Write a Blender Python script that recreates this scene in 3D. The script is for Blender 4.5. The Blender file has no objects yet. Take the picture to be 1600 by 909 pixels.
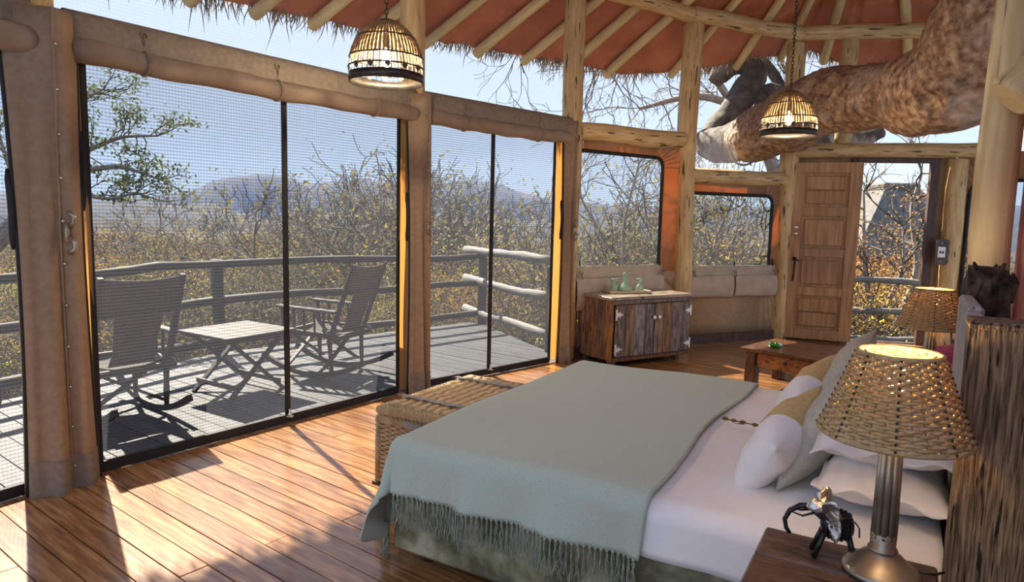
import bpy, math, random
from mathutils import Vector, Matrix, noise as mnoise
random.seed(7)
S = bpy.context.scene
COL = S.collection
PI = math.pi
# ---------------------------------------------------------------- camera
F_PX, EYE, ROLL = 1050.0, 1.5, 0.024
pit = math.atan((454.5 - 338.0) / F_PX)
fw = Vector((0, math.cos(pit), -math.sin(pit))); u0 = Vector((0, math.sin(pit), math.cos(pit))); r0 = Vector((1, 0, 0))
rr = r0 * math.cos(ROLL) + u0 * math.sin(ROLL); uu = u0 * math.cos(ROLL) - r0 * math.sin(ROLL)
cam = bpy.data.cameras.new('camera'); cam.sensor_width = 36; cam.lens = F_PX / 1600 * 36; cam.clip_end = 9000; cam.clip_start = .05
co = bpy.data.objects.new('camera', cam); COL.objects.link(co)
m3 = Matrix((rr, uu, -fw)).transposed()
co.matrix_world = Matrix.Translation((0, 0, EYE)) @ m3.to_4x4()
S.camera = co
# ---------------------------------------------------------------- world and sun
SUN_AZ = Vector((-.576, .818, 0)).normalized(); SUN_EL = math.radians(44)
W = bpy.data.worlds.new('sky'); S.world = W; W.use_nodes = True
nt = W.node_tree; nt.nodes.clear()
wo = nt.nodes.new('ShaderNodeOutputWorld'); bg = nt.nodes.new('ShaderNodeBackground'); bg.inputs[1].default_value = 1.0
tc = nt.nodes.new('ShaderNodeTexCoord'); sp = nt.nodes.new('ShaderNodeSeparateXYZ'); cr = nt.nodes.new('ShaderNodeValToRGB')
nt.links.new(tc.outputs['Generated'], sp.inputs[0]); nt.links.new(sp.outputs['Z'], cr.inputs[0]); nt.links.new(cr.outputs[0], bg.inputs[0]); nt.links.new(bg.outputs[0], wo.inputs[0])
cr.color_ramp.elements[0].position = 0.0; cr.color_ramp.elements[0].color = (.225, .275, .345, 1)
cr.color_ramp.elements[1].position = .6; cr.color_ramp.elements[1].color = (.27, .34, .48, 1)
k = cr.color_ramp.elements.new(.22); k.color = (.225, .262, .315, 1)
sd = bpy.data.lights.new('sun', 'SUN'); sd.energy = 7.0; sd.angle = math.radians(.6); sd.color = (1, .90, .75)
so = bpy.data.objects.new('sun', sd); COL.objects.link(so)
sv = SUN_AZ * math.cos(SUN_EL) + Vector((0, 0, math.sin(SUN_EL)))
so.rotation_euler = sv.to_track_quat('Z', 'Y').to_euler(); so.location = sv * 30
S.view_settings.view_transform = 'Standard'; S.view_settings.look = 'None'; S.view_settings.gamma = 1; S.view_settings.use_curve_mapping = False
S.view_settings.exposure = 1.75
S.cycles.use_denoising = True; S.cycles.max_bounces = 10; S.cycles.transparent_max_bounces = 24; S.cycles.diffuse_bounces = 6
S.cycles.sample_clamp_indirect = 6; S.cycles.caustics_reflective = False; S.cycles.caustics_refractive = False

# ---------------------------------------------------------------- materials
MATS = {}
def mat(name, c1, c2=None, c3=None, scale=6, stretch=(1, 1, 1), rough=.65, coord='Object', bump=.15, metal=0, detail=6, rnd=0., lo=.35, hi=.65, spec=.4, trans=0, transcol=None, flecks=None, fl=(.6, .66), flscale=None, flstretch=None, dist=.0, wave=None, coat=0, sheen=0, sat=0):
    m = bpy.data.materials.new(name); m.use_nodes = True; MATS[name] = m
    t = m.node_tree; N = t.nodes; L = t.links; b = N['Principled BSDF']
    b.inputs['Roughness'].default_value = rough; b.inputs['Metallic'].default_value = metal; b.inputs['Specular IOR Level'].default_value = spec
    if sheen: b.inputs['Sheen Weight'].default_value = sheen; b.inputs['Sheen Roughness'].default_value = .35; b.inputs['Sheen Tint'].default_value = (1, 1, .97, 1)
    if coat: b.inputs['Coat Weight'].default_value = coat; b.inputs['Coat Roughness'].default_value = .12
    c2 = c2 or c1
    tc = N.new('ShaderNodeTexCoord'); mp = N.new('ShaderNodeMapping'); mp.inputs['Scale'].default_value = stretch
    src = tc.outputs[coord]
    if rnd:
        oi = N.new('ShaderNodeObjectInfo'); ml = N.new('ShaderNodeMath'); ml.operation = 'MULTIPLY'; ml.inputs[1].default_value = 37.
        L.new(oi.outputs['Random'], ml.inputs[0]); L.new(ml.outputs[0], mp.inputs['Location'])
    L.new(src, mp.inputs['Vector'])
    nz = N.new('ShaderNodeTexNoise'); nz.inputs['Scale'].default_value = scale; nz.inputs['Detail'].default_value = detail; nz.inputs['Distortion'].default_value = dist
    L.new(mp.outputs[0], nz.inputs['Vector'])
    r = N.new('ShaderNodeValToRGB'); L.new(nz.outputs[0], r.inputs[0])
    r.color_ramp.elements[0].position = lo; r.color_ramp.elements[0].color = (*c1, 1)
    r.color_ramp.elements[1].position = hi; r.color_ramp.elements[1].color = (*c2, 1)
    if c3: q = r.color_ramp.elements.new((lo + hi) / 2); q.color = (*c3, 1)
    col = r.outputs[0]; hgt = nz.outputs[0]
    if flecks:
        mp2 = N.new('ShaderNodeMapping'); mp2.inputs['Scale'].default_value = flstretch or stretch; L.new(src, mp2.inputs['Vector'])
        n2 = N.new('ShaderNodeTexNoise'); n2.inputs['Scale'].default_value = flscale or scale * 1.7; n2.inputs['Detail'].default_value = 5; L.new(mp2.outputs[0], n2.inputs['Vector'])
        if rnd: L.new(ml.outputs[0], mp2.inputs['Location'])
        r2 = N.new('ShaderNodeValToRGB'); r2.color_ramp.elements[0].position = fl[0]; r2.color_ramp.elements[1].position = fl[1]; L.new(n2.outputs[0], r2.inputs[0])
        mx = N.new('ShaderNodeMix'); mx.data_type = 'RGBA'; L.new(r2.outputs[0], mx.inputs[0]); L.new(col, mx.inputs[6]); mx.inputs[7].default_value = (*flecks, 1); col = mx.outputs[2]
    if rnd:
        hs = N.new('ShaderNodeHueSaturation'); mr = N.new('ShaderNodeMapRange'); mr.inputs[3].default_value = 1 - rnd; mr.inputs[4].default_value = 1 + rnd
        L.new(oi.outputs['Random'], mr.inputs[0]); L.new(mr.outputs[0], hs.inputs['Value'])
        if sat:
            fr = N.new('ShaderNodeMath'); fr.operation = 'FRACT'; L.new(ml.outputs[0], fr.inputs[0]); m2 = N.new('ShaderNodeMapRange'); m2.inputs[3].default_value = 1 - sat; m2.inputs[4].default_value = 1 + sat * .6; L.new(fr.outputs[0], m2.inputs[0]); L.new(m2.outputs[0], hs.inputs['Saturation'])
        L.new(col, hs.inputs['Color']); col = hs.outputs[0]
    L.new(col, b.inputs['Base Color'])
    if wave:   # fine wrapped or woven relief: (scale, strength, direction)
        wv = N.new('ShaderNodeTexWave'); wv.inputs['Scale'].default_value = wave[0]; wv.inputs['Distortion'].default_value = 1.5; wv.bands_direction = wave[2]; L.new(src, wv.inputs['Vector']); hgt = wv.outputs[1]
        bump = wave[1]
    if bump:
        bp = N.new('ShaderNodeBump'); bp.inputs['Strength'].default_value = bump; bp.inputs['Distance'].default_value = .02; L.new(hgt, bp.inputs['Height']); L.new(bp.outputs[0], b.inputs['Normal'])
    if trans:
        tr = N.new('ShaderNodeBsdfTranslucent'); tr.inputs[0].default_value = (*(transcol or c2), 1)
        ms = N.new('ShaderNodeMixShader'); ms.inputs[0].default_value = trans; L.new(b.outputs[0], ms.inputs[1]); L.new(tr.outputs[0], ms.inputs[2]); L.new(ms.outputs[0], N['Material Output'].inputs[0])
    return m
def emis(name, col, st):
    m = bpy.data.materials.new(name); m.use_nodes = True; b = m.node_tree.nodes['Principled BSDF']
    b.inputs['Base Color'].default_value = (*col, 1); b.inputs['Emission Color'].default_value = (*col, 1); b.inputs['Emission Strength'].default_value = st; MATS[name] = m
def glass(name, col, rough=.05):
    m = bpy.data.materials.new(name); m.use_nodes = True; b = m.node_tree.nodes['Principled BSDF']
    b.inputs['Base Color'].default_value = (*col, 1); b.inputs['Transmission Weight'].default_value = .9; b.inputs['Roughness'].default_value = rough; b.inputs['IOR'].default_value = 1.3; MATS[name] = m
def screen(name, thread, openness, amp):
    m = bpy.data.materials.new(name); m.use_nodes = True; t = m.node_tree; N = t.nodes; L = t.links; N.remove(N['Principled BSDF'])
    df = N.new('ShaderNodeBsdfDiffuse'); df.inputs[0].default_value = (*thread, 1)
    tl = N.new('ShaderNodeBsdfTranslucent'); tl.inputs[0].default_value = (*thread, 1)
    mx0 = N.new('ShaderNodeMixShader'); mx0.inputs[0].default_value = .5; L.new(df.outputs[0], mx0.inputs[1]); L.new(tl.outputs[0], mx0.inputs[2])
    tp = N.new('ShaderNodeBsdfTransparent')
    tc = N.new('ShaderNodeTexCoord')
    fac = None
    for d, sc in (('Y', 16.), ('X', 17.)):
        wv = N.new('ShaderNodeTexWave'); wv.bands_direction = d; wv.inputs['Scale'].default_value = sc; wv.inputs['Distortion'].default_value = .25; wv.inputs['Detail'].default_value = 1; L.new(tc.outputs['UV'], wv.inputs['Vector'])
        if fac is None: fac = wv.outputs[1]
        else:
            a = N.new('ShaderNodeMath'); a.operation = 'MULTIPLY_ADD'; a.inputs[1].default_value = .4; L.new(wv.outputs[1], a.inputs[0]); L.new(fac, a.inputs[2]); fac = a.outputs[0]
    mr = N.new('ShaderNodeMapRange'); mr.inputs[1].default_value = 0; mr.inputs[2].default_value = 1.4; mr.inputs[3].default_value = openness - amp; mr.inputs[4].default_value = openness + amp; L.new(fac, mr.inputs[0])
    mx = N.new('ShaderNodeMixShader'); L.new(mr.outputs[0], mx.inputs[0]); L.new(mx0.outputs[0], mx.inputs[1]); L.new(tp.outputs[0], mx.inputs[2]); L.new(mx.outputs[0], N['Material Output'].inputs[0])
    MATS[name] = m
# wood
mat('floorwood', (.20, .085, .028), (.46, .24, .09), (.33, .15, .05), scale=3, stretch=(1.2, 14, 4), rough=.27, rnd=.22, bump=.05, spec=.5, coat=.6, flecks=(.13, .05, .02), fl=(.62, .75), flscale=2.5)
mat('deckwood', (.05, .053, .057), (.09, .094, .10), scale=4, stretch=(1, 12, 4), spec=.2, rough=.55, rnd=.13, bump=.1)
mat('gap', (.02, .014, .01), rough=.9, bump=0)
mat('log', (.50, .33, .135), (.68, .50, .25), scale=3, stretch=(9, 1.2, 1), coord='UV', rough=.6, rnd=.10, bump=.12, flecks=(.09, .06, .035), fl=(.61, .66), flscale=3.2, flstretch=(10, 1.1, 1))
mat('logpale', (.58, .48, .255), (.72, .63, .39), scale=2.5, stretch=(9, .8, 1), coord='UV', rough=.55, rnd=.05, bump=.1, flecks=(.22, .16, .09), fl=(.66, .71), flscale=2.4, flstretch=(13, .8, 1))
mat('rafter', (.60, .44, .19), (.75, .60, .31), scale=3, stretch=(9, 1.2, 1), coord='UV', rough=.6, rnd=.10, bump=.1, flecks=(.28, .18, .08), fl=(.66, .72), flscale=3.5)
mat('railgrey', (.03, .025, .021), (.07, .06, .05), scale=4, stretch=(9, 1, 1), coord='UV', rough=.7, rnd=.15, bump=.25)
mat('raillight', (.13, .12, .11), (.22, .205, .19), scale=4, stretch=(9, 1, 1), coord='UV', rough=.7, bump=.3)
mat('chairwood', (.022, .018, .015), (.045, .037, .03), scale=8, stretch=(1, 1, 1), rough=.6, bump=.1)
mat('doorwood', (.30, .15, .062), (.46, .265, .125), scale=3, stretch=(11, .7, 11), rough=.42, rnd=.1, bump=.06)
mat('darkframe', (.05, .026, .018), (.10, .052, .035), scale=6, stretch=(5, 5, 1), rough=.5)
mat('tablewood', (.055, .024, .014), (.17, .075, .032), scale=5, stretch=(10, 1.5, 2), rough=.28, rnd=.12, bump=.08, flecks=(.03, .012, .008), fl=(.58, .7))
mat('orangewood', (.20, .07, .02), (.42, .18, .05), scale=6, stretch=(2, 8, 8), rough=.4, flecks=(.03, .015, .01), fl=(.55, .62), flscale=9)
mat('cabwood', (.10, .066, .045), (.34, .20, .115), (.20, .13, .09), scale=5, stretch=(8, 8, 1), rough=.65, rnd=.42, sat=.75, bump=.4, flecks=(.035, .026, .022), fl=(.58, .68), flscale=9, flstretch=(5, 5, 1.2))
mat('cabtop', (.25, .20, .15), (.42, .34, .26), scale=5, stretch=(1.5, 8, 2), rough=.35, rnd=.15, bump=.3, flecks=(.10, .07, .05), fl=(.55, .66))
mat('sleeper', (.07, .043, .024), (.42, .29, .165), (.25, .16, .088), scale=7, stretch=(22, 22, 1.3), rough=.8, bump=1.0, detail=14, lo=.32, hi=.66, dist=.15, flecks=(.02, .014, .010), fl=(.60, .64), flscale=6, flstretch=(10, 10, .9))
mat('greywood', (.34, .32, .30), (.62, .60, .58), scale=5, stretch=(8, 6, 1), rough=.75, bump=.6, flecks=(.08, .06, .05), fl=(.62, .7))
mat('charwood', (.022, .016, .012), (.16, .11, .075), scale=14, rough=.9, bump=.9)
mat('nightwood', (.05, .028, .022), (.13, .072, .05), scale=5, stretch=(2, 9, 3), rough=.33, rnd=.1, bump=.12, flecks=(.02, .012, .01), fl=(.6, .7))
# cloth
mat('canvas', (.30, .21, .135), (.37, .27, .175), scale=30, rough=.85, bump=.05, trans=.13, transcol=(.62, .45, .26))
mat('canvasthin', (.38, .25, .14), (.42, .28, .16), scale=20, rough=.85, bump=.08, trans=.36, transcol=(.62, .27, .06))
mat('canvasroll', (.42, .34, .255), (.50, .41, .315), scale=9, rough=.85, bump=.15)
mat('canvasdark', (.20, .165, .125), (.26, .215, .165), scale=30, rough=.85, bump=.05)
mat('canvasbacklit', (.24, .185, .135), (.31, .24, .175), scale=9, rough=.85, bump=.15)  # rolled canvas for the blinds, their backlit shade put into the colour
mat('roofcanvas', (.40, .115, .045), (.56, .19, .085), scale=2.2, rough=.8, bump=.1, detail=8, flecks=(.60, .27, .15), fl=(.60, .80), flscale=5)
mat('black', (.012, .012, .013), (.02, .02, .021), rough=.7, bump=0)
mat('throw', (.45, .53, .435), (.52, .60, .50), scale=180, rough=.92, bump=.25, spec=.15, sheen=.5)
mat('fringe', (.27, .31, .25), (.38, .43, .34), scale=40, rough=.95, bump=0)
mat('sheet', (.84, .82, .82), (.88, .87, .87), scale=3, rough=.85, bump=.06, spec=.2)
mat('pillowwhite', (.80, .77, .76), (.86, .84, .83), scale=5, rough=.85, bump=.25, spec=.2)
mat('cushionyellow', (.52, .36, .15), (.62, .45, .21), scale=60, rough=.9, bump=.1)
mat('cushiongrey', (.42, .39, .32), (.50, .47, .40), scale=60, rough=.9, bump=.12)
mat('suede', (.12, .115, .06), (.44, .42, .28), (.25, .245, .145), scale=7, rough=.9, bump=.12, detail=12, lo=.40, hi=.62)
mat('sling', (.07, .065, .058), (.10, .093, .082), scale=60, rough=.9, bump=.1)
mat('pinkcloth', (.38, .075, .12), (.48, .12, .17), scale=20, rough=.9, bump=.1)
mat('redwall', (.40, .155, .145), (.52, .225, .21), scale=6, stretch=(4, 4, .7), rough=.85, bump=.15)
mat('leather', (.20, .19, .20), (.30, .29, .31), scale=20, rough=.5)
# cane, metal
mat('wicker', (.44, .31, .16), (.62, .47, .28), scale=30, rough=.6, bump=.1)
mat('wickerwrap', (.40, .28, .14), (.60, .45, .26), scale=12, rough=.6, wave=(22, .8, 'DIAGONAL'))
mat('wickerdark', (.20, .12, .05), (.42, .27, .12), scale=25, rough=.6)
mat('rope', (.42, .29, .13), (.62, .46, .25), scale=60, rough=.8, bump=.2, trans=.10, transcol=(.9, .55, .12))
mat('ropeknot', (.05, .04, .03), rough=.9)
mat('darkmetal', (.05, .045, .04), (.10, .09, .08), scale=20, rough=.45, metal=.8)
mat('bronze', (.32, .28, .21), (.46, .41, .32), scale=14, rough=.38, metal=.75)
mat('steel', (.62, .60, .57), (.75, .73, .70), scale=20, rough=.25, metal=1)
mat('crumpled', (.42, .41, .40), (.72, .71, .70), scale=22, rough=.3, metal=.95, bump=.8)
mat('blackmetal', (.02, .02, .022), (.05, .05, .052), scale=30, rough=.28, metal=.7)
mat('silverpaint', (.72, .71, .70), (.82, .81, .80), scale=20, rough=.4, metal=.3)
mat('porcelain', (.85, .83, .80), rough=.2, bump=0)
mat('traywood', (.42, .32, .20), (.56, .44, .29), scale=6, stretch=(8, 1, 1), rough=.5)
glass('greenglass', (.62, .95, .74)); MATS['greenglass'].node_tree.nodes['Principled BSDF'].inputs['Transmission Weight'].default_value = .55; glass('limeglass', (.12, .80, .22))
emis('bulb', (1, .62, .22), 26)
# outdoors
mat('bark', (.19, .155, .125), (.36, .31, .26), scale=4, stretch=(8, 1, 1), coord='UV', rough=.9, bump=.6)
mat('limb', (.13, .075, .042), (.47, .34, .235), (.30, .185, .11), scale=17, rough=.8, bump=1.0, detail=14, flecks=(.50, .42, .345), fl=(.50, .80), flscale=3, dist=.1, lo=.34, hi=.68)
mat('limbgrey', (.045, .038, .032), (.16, .14, .12), scale=9, stretch=(1, 1, 1), rough=.9, bump=.8, detail=10)
mat('twig', (.07, .055, .042), (.14, .115, .09), scale=3, rough=.9, bump=0, rnd=.25)
mat('leafyellow', (.50, .36, .02), (.66, .50, .04), scale=2, rough=.7, bump=0, rnd=.2, trans=.35, transcol=(.8, .62, .05))
mat('leafbrown', (.19, .085, .02), (.33, .16, .04), scale=2, rough=.8, bump=0, rnd=.25, trans=.3, transcol=(.5, .27, .08))
mat('leafgreen', (.045, .058, .022), (.09, .11, .045), scale=2, rough=.8, bump=0, rnd=.25, trans=.25, transcol=(.22, .26, .08))
mat('leafolive', (.12, .105, .04), (.19, .165, .065), scale=2, rough=.8, bump=0, rnd=.25, trans=.25, transcol=(.4, .35, .1))
mat('soil', (.085, .058, .033), (.15, .105, .058), scale=.25, rough=.95, bump=.3, detail=10, flecks=(.035, .033, .02), fl=(.34, .46), flscale=.6)
mat('hill', (.022, .025, .022), (.045, .046, .038), scale=.02, rough=1, bump=0, detail=10)
mat('thatch', (.16, .125, .085), (.34, .28, .20), scale=12, stretch=(1, 1, 1), rough=.95, bump=.7)
mat('thatchgrey', (.075, .07, .063), (.14, .13, .12), scale=3, stretch=(3, 3, .4), rough=.95, bump=.8)
screen('netting', (.055, .06, .072), .53, .19); screen('upnet', (.5, .48, .54), .90, .05)

# ---------------------------------------------------------------- builders
class MB:
    def __init__(s): s.v = []; s.f = []; s.uv = []; s.sm = []
    def add(s, vs, fs, uvs=None, smooth=True):
        o = len(s.v); s.v += [tuple(v) for v in vs]
        for i, f in enumerate(fs):
            s.f.append([o + j for j in f]); s.uv.append(uvs[i] if uvs else None); s.sm.append(smooth)
        return s
    def box(s, c, d, M=None, bev=0.0):
        x, y, z = d[0] / 2, d[1] / 2, d[2] / 2; c = Vector(c)
        if bev <= 0:
            vs = [Vector((i * x, j * y, k * z)) for i in (-1, 1) for j in (-1, 1) for k in (-1, 1)]
            fs = [(0, 1, 3, 2), (4, 6, 7, 5), (0, 4, 5, 1), (2, 3, 7, 6), (0, 2, 6, 4), (1, 5, 7, 3)]
        else:
            b = min(bev, x * .9, y * .9, z * .9); vs = []; idx = {}
            for i in (-1, 1):
                for j in (-1, 1):
                    for k in (-1, 1):
                        for a in range(3):
                            p = [i * (x - b), j * (y - b), k * (z - b)]; p[a] = (i * x, j * y, k * z)[a]
                            idx[(i, j, k, a)] = len(vs); vs.append(Vector(p))
            fs = []
            for a in range(3):
                o = [q for q in range(3) if q != a]
                for sgn in (-1, 1):
                    q = []
                    for (m, n) in ((-1, -1), (1, -1), (1, 1), (-1, 1)):
                        key = [0, 0, 0]; key[a] = sgn; key[o[0]] = m; key[o[1]] = n; q.append(idx[(*key, a)])
                    fs.append(q)
            for a in range(3):
                for b2 in range(a + 1, 3):
                    c2 = 3 - a - b2
                    for i in (-1, 1):
                        for j in (-1, 1):
                            q = []
                            for (kk, ax) in ((-1, a), (1, a), (1, b2), (-1, b2)):
                                key = [0, 0, 0]; key[a] = i; key[b2] = j; key[c2] = kk; q.append(idx[(*key, ax)])
                            fs.append(q)
            for i in (-1, 1):
                for j in (-1, 1):
                    for k in (-1, 1): fs.append([idx[(i, j, k, 0)], idx[(i, j, k, 1)], idx[(i, j, k, 2)]])
        vs = [((M @ v) if M else v) + c if (M is None or len(M) == 3) else M @ (v + c) for v in vs]
        return s.add(vs, fs, smooth=False)
    def bar(s, a, b, w, h, up=(0, 0, 1), bev=0.0):     # rectangular bar from a to b
        a = Vector(a); b = Vector(b); d = b - a; l = d.length; x = d.normalized(); upv = Vector(up)
        y = upv.cross(x)
        if y.length < 1e-4: y = Vector((0, 1, 0)).cross(x)
        y.normalize(); z = x.cross(y); M = Matrix((x, y, z)).transposed()
        return s.box((a + b) / 2, (l, w, h), M, bev)
    def tube(s, pts, rad, n=8, caps=True, wob=0, seed=0, smooth=True, flat=1.0):
        pts = [Vector(p) for p in pts]; N = len(pts)
        if not hasattr(rad, '__len__'): rad = [rad] * N
        t0 = (pts[1] - pts[0]).normalized(); ref = Vector((0, 0, 1)) if abs(t0.z) < .9 else Vector((1, 0, 0))
        x = ref.cross(t0).normalized(); vs = []; L = 0; Ls = []
        for i, p in enumerate(pts):
            t = (pts[min(i + 1, N - 1)] - pts[max(i - 1, 0)]).normalized()
            x = (x - t * x.dot(t)).normalized(); y = t.cross(x)
            if i: L += (p - pts[i - 1]).length
            Ls.append(L)
            for k in range(n):
                a = 2 * PI * k / n; r = rad[i]
                if wob: r *= 1 + wob * mnoise.noise(Vector((math.cos(a) * 1.3 + seed * 7.1, math.sin(a) * 1.3, L * 2.2 + seed)))
                vs.append(p + x * (math.cos(a) * r) + y * (math.sin(a) * r * flat))
        fs = []; uvs = []; R = sum(rad) / N
        for i in range(N - 1):
            for k in range(n):
                k2 = (k + 1) % n; fs.append((i * n + k, i * n + k2, (i + 1) * n + k2, (i + 1) * n + k))
                ua, ub = 2 * PI * R * k / n, 2 * PI * R * (k + 1) / n; o = seed * 1.37
                uvs.append(((ua + o, Ls[i] + o), (ub + o, Ls[i] + o), (ub + o, Ls[i + 1] + o), (ua + o, Ls[i + 1] + o)))
        if caps:
            fs.append(tuple(range(n - 1, -1, -1))); uvs.append(None); fs.append(tuple((N - 1) * n + k for k in range(n))); uvs.append(None)
        o = len(s.f); s.add(vs, fs, uvs, smooth)
        if caps: s.sm[-1] = s.sm[-2] = False
        return s
    def lathe(s, prof, n=24, c=(0, 0, 0), closed=False, M=None):
        c = Vector(c); vs = []; fs = []
        for (r, z) in prof:
            for k in range(n):
                a = 2 * PI * k / n; v = Vector((r * math.cos(a), r * math.sin(a), z)); vs.append((M @ v if M else v) + c)
        P = len(prof)
        for i in range(P - 1 + (1 if closed else 0)):
            j = (i + 1) % P
            for k in range(n):
                k2 = (k + 1) % n; fs.append((i * n + k, i * n + k2, j * n + k2, j * n + k))
        if not closed:
            if prof[0][0] > 1e-5: fs.append(tuple(range(n - 1, -1, -1)))
            if prof[-1][0] > 1e-5: fs.append(tuple((P - 1) * n + k for k in range(n)))
        return s.add(vs, fs)
    def prism(s, poly, h, M=None, z0=0.0):      # poly in local XY extruded along local Z
        n = len(poly); vs = [Vector((p[0], p[1], z0)) for p in poly] + [Vector((p[0], p[1], z0 + h)) for p in poly]
        if M: vs = [M @ v for v in vs]
        fs = [tuple(range(n - 1, -1, -1)), tuple(range(n, 2 * n))] + [(i, (i + 1) % n, n + (i + 1) % n, n + i) for i in range(n)]
        return s.add(vs, fs, smooth=False)
    def grid(s, fn, nu, nv, uvscale=None, thick=0.0):
        vs = [Vector(fn(i / nu, j / nv)) for i in range(nu + 1) for j in range(nv + 1)]
        fs = [(i * (nv + 1) + j, (i + 1) * (nv + 1) + j, (i + 1) * (nv + 1) + j + 1, i * (nv + 1) + j + 1) for i in range(nu) for j in range(nv)]
        uvs = None
        if uvscale: uvs = [tuple((((i + a) / nu) * uvscale[0], ((j + b) / nv) * uvscale[1]) for a, b in ((0, 0), (1, 0), (1, 1), (0, 1))) for i in range(nu) for j in range(nv)]
        return s.add(vs, fs, uvs)
    def mesh(s, name, material):
        me = bpy.data.meshes.new(name); me.from_pydata(s.v, [], s.f); me.polygons.foreach_set('use_smooth', s.sm)
        if any(u for u in s.uv):
            l = me.uv_layers.new(name='UVMap'); flat = []
            for f, u in zip(s.f, s.uv):
                for q in range(len(f)): flat += list(u[q]) if u else [s.v[f[q]][0], s.v[f[q]][1]]
            l.data.foreach_set('uv', flat)
        for mm in (material if isinstance(material, (list, tuple)) else [material]): me.materials.append(MATS[mm])
        return me
    def build(s, name, material, parent=None):
        return link(name, s.mesh(name, material), parent)
def link(name, me, parent=None, loc=None, rotz=0):
    o = bpy.data.objects.new(name, me); COL.objects.link(o)
    if parent is not None: o.parent = parent
    if loc is not None: o.location = loc
    if rotz: o.rotation_euler = (0, 0, rotz)
    return o
def tag(o, label, cat, group=None):
    o['label'] = label; o['category'] = cat
    if group: o['group'] = group
    return o
def struct(o): o['kind'] = 'structure'; return o
def thing(name, label, cat, loc=(0, 0, 0), rotz=0, group=None):
    o = bpy.data.objects.new(name, None); COL.objects.link(o); o.location = loc; o.rotation_euler = (0, 0, rotz); o.empty_display_size = .1
    return tag(o, label, cat, group)
def copy_tree(root, loc, rotz, label, group=None, first=False):
    def cp(o, par):
        c = o.copy(); COL.objects.link(c)
        if par is not None: c.parent = par
        for ch in o.children: cp(ch, c)
        return c
    r = cp(root, None); r.location = loc; r.rotation_euler = (0, 0, rotz); r['label'] = label
    if group: r['group'] = group
    return r
def thicken(o, t, off=-1.0):
    md = o.modifiers.new('thickness', 'SOLIDIFY'); md.thickness = t; md.offset = off; return o
def jit(a): return random.uniform(-a, a)
def lerp(a, b, t): return Vector(a).lerp(Vector(b), t)
def wobbly(a, b, n=10, amp=.02, seed=0):
    a = Vector(a); b = Vector(b); out = []
    for i in range(n + 1):
        t = i / n; p = a.lerp(b, t); q = Vector((mnoise.noise((t * 2.3, seed * 3.1, 0)), mnoise.noise((t * 2.3, seed * 3.1, 5)), mnoise.noise((t * 2.3, seed * 3.1, 9)))) * amp * 2
        out.append(p + q * min(1, 4 * t, 4 * (1 - t)))
    return out
def log(name, label, cat, a, b, r, material='log', seed=0, n=14, amp=.02, r2=None, parent=None, group=None):
    r2 = r2 or r; N = 12; mb = MB(); pts = wobbly(a, b, N, amp, seed)
    d = (Vector(b) - Vector(a)).normalized(); c = r * .18
    rad = [r + (r2 - r) * i / N for i in range(N + 1)]
    pts = [pts[0]] + [pts[0] + d * c] + pts[1:-1] + [pts[-1] - d * c] + [pts[-1]]; rad = [rad[0] * .86] + rad + [rad[-1] * .86]
    o = mb.tube(pts, rad, n, wob=.10, seed=seed).build(name, material, parent)
    if label: tag(o, label, cat, group)
    return o
TH = math.radians(30.3); EV = Vector((math.cos(TH), -math.sin(TH), 0)); DV = Vector((math.sin(TH), math.cos(TH), 0))
def ED(e, d, z=0): return EV * e + DV * d + Vector((0, 0, z))     # the bed's own axes
def clip(poly, pts):     # convex clip of polygon by convex polygon (counter-clockwise)
    out = poly
    for i in range(len(pts)):
        a = pts[i]; b = pts[(i + 1) % len(pts)]; inp = out; out = []
        side = lambda p: (b[0] - a[0]) * (p[1] - a[1]) - (b[1] - a[1]) * (p[0] - a[0])
        for j in range(len(inp)):
            p = inp[j]; q = inp[(j + 1) % len(inp)]; sp_, sq = side(p), side(q)
            if sp_ >= 0: out.append(p)
            if (sp_ >= 0) != (sq >= 0):
                t = sp_ / (sp_ - sq); out.append((p[0] + (q[0] - p[0]) * t, p[1] + (q[1] - p[1]) * t))
        if not out: return []
    return out
# ================================================================ THE ROOM
p0 = (-3.3, 2.0); p1 = (-2.405, 3.555); p2 = (-.834, 5.659); p3 = (.547, 7.012); p4 = (2.04, 8.08); p5 = (3.575, 8.748); p6 = (5.44, 8.405); p7 = (6.7, 7.35)
ROOM = [p0, (-2.9, -.9), (1.4, -.9), (4.9, 3.6), p7, p6, p5, p4, p3, p2, p1]
UX, UY = -.799, .602           # boards run out through the screen wall
UR = math.atan2(UY, UX)
fl = struct(MB().prism(ROOM, .08, z0=-.11).build('floor', 'gap'))
def board_obj(name, poly, z, th, material, parent):
    cx = sum(p[0] for p in poly) / len(poly); cy = sum(p[1] for p in poly) / len(poly); c, s = math.cos(UR), math.sin(UR)
    loc = [((x - cx) * c + (y - cy) * s, -(x - cx) * s + (y - cy) * c) for x, y in poly]
    a = sum(loc[i][0] * loc[(i + 1) % len(loc)][1] - loc[(i + 1) % len(loc)][0] * loc[i][1] for i in range(len(loc)))
    if a < 0: loc.reverse()
    return link(name, MB().prism(loc, th, z0=-th).mesh(name, material), parent, (cx, cy, z), UR)
random.seed(3)
PW = .125; row = 0; w = -2.6
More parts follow.
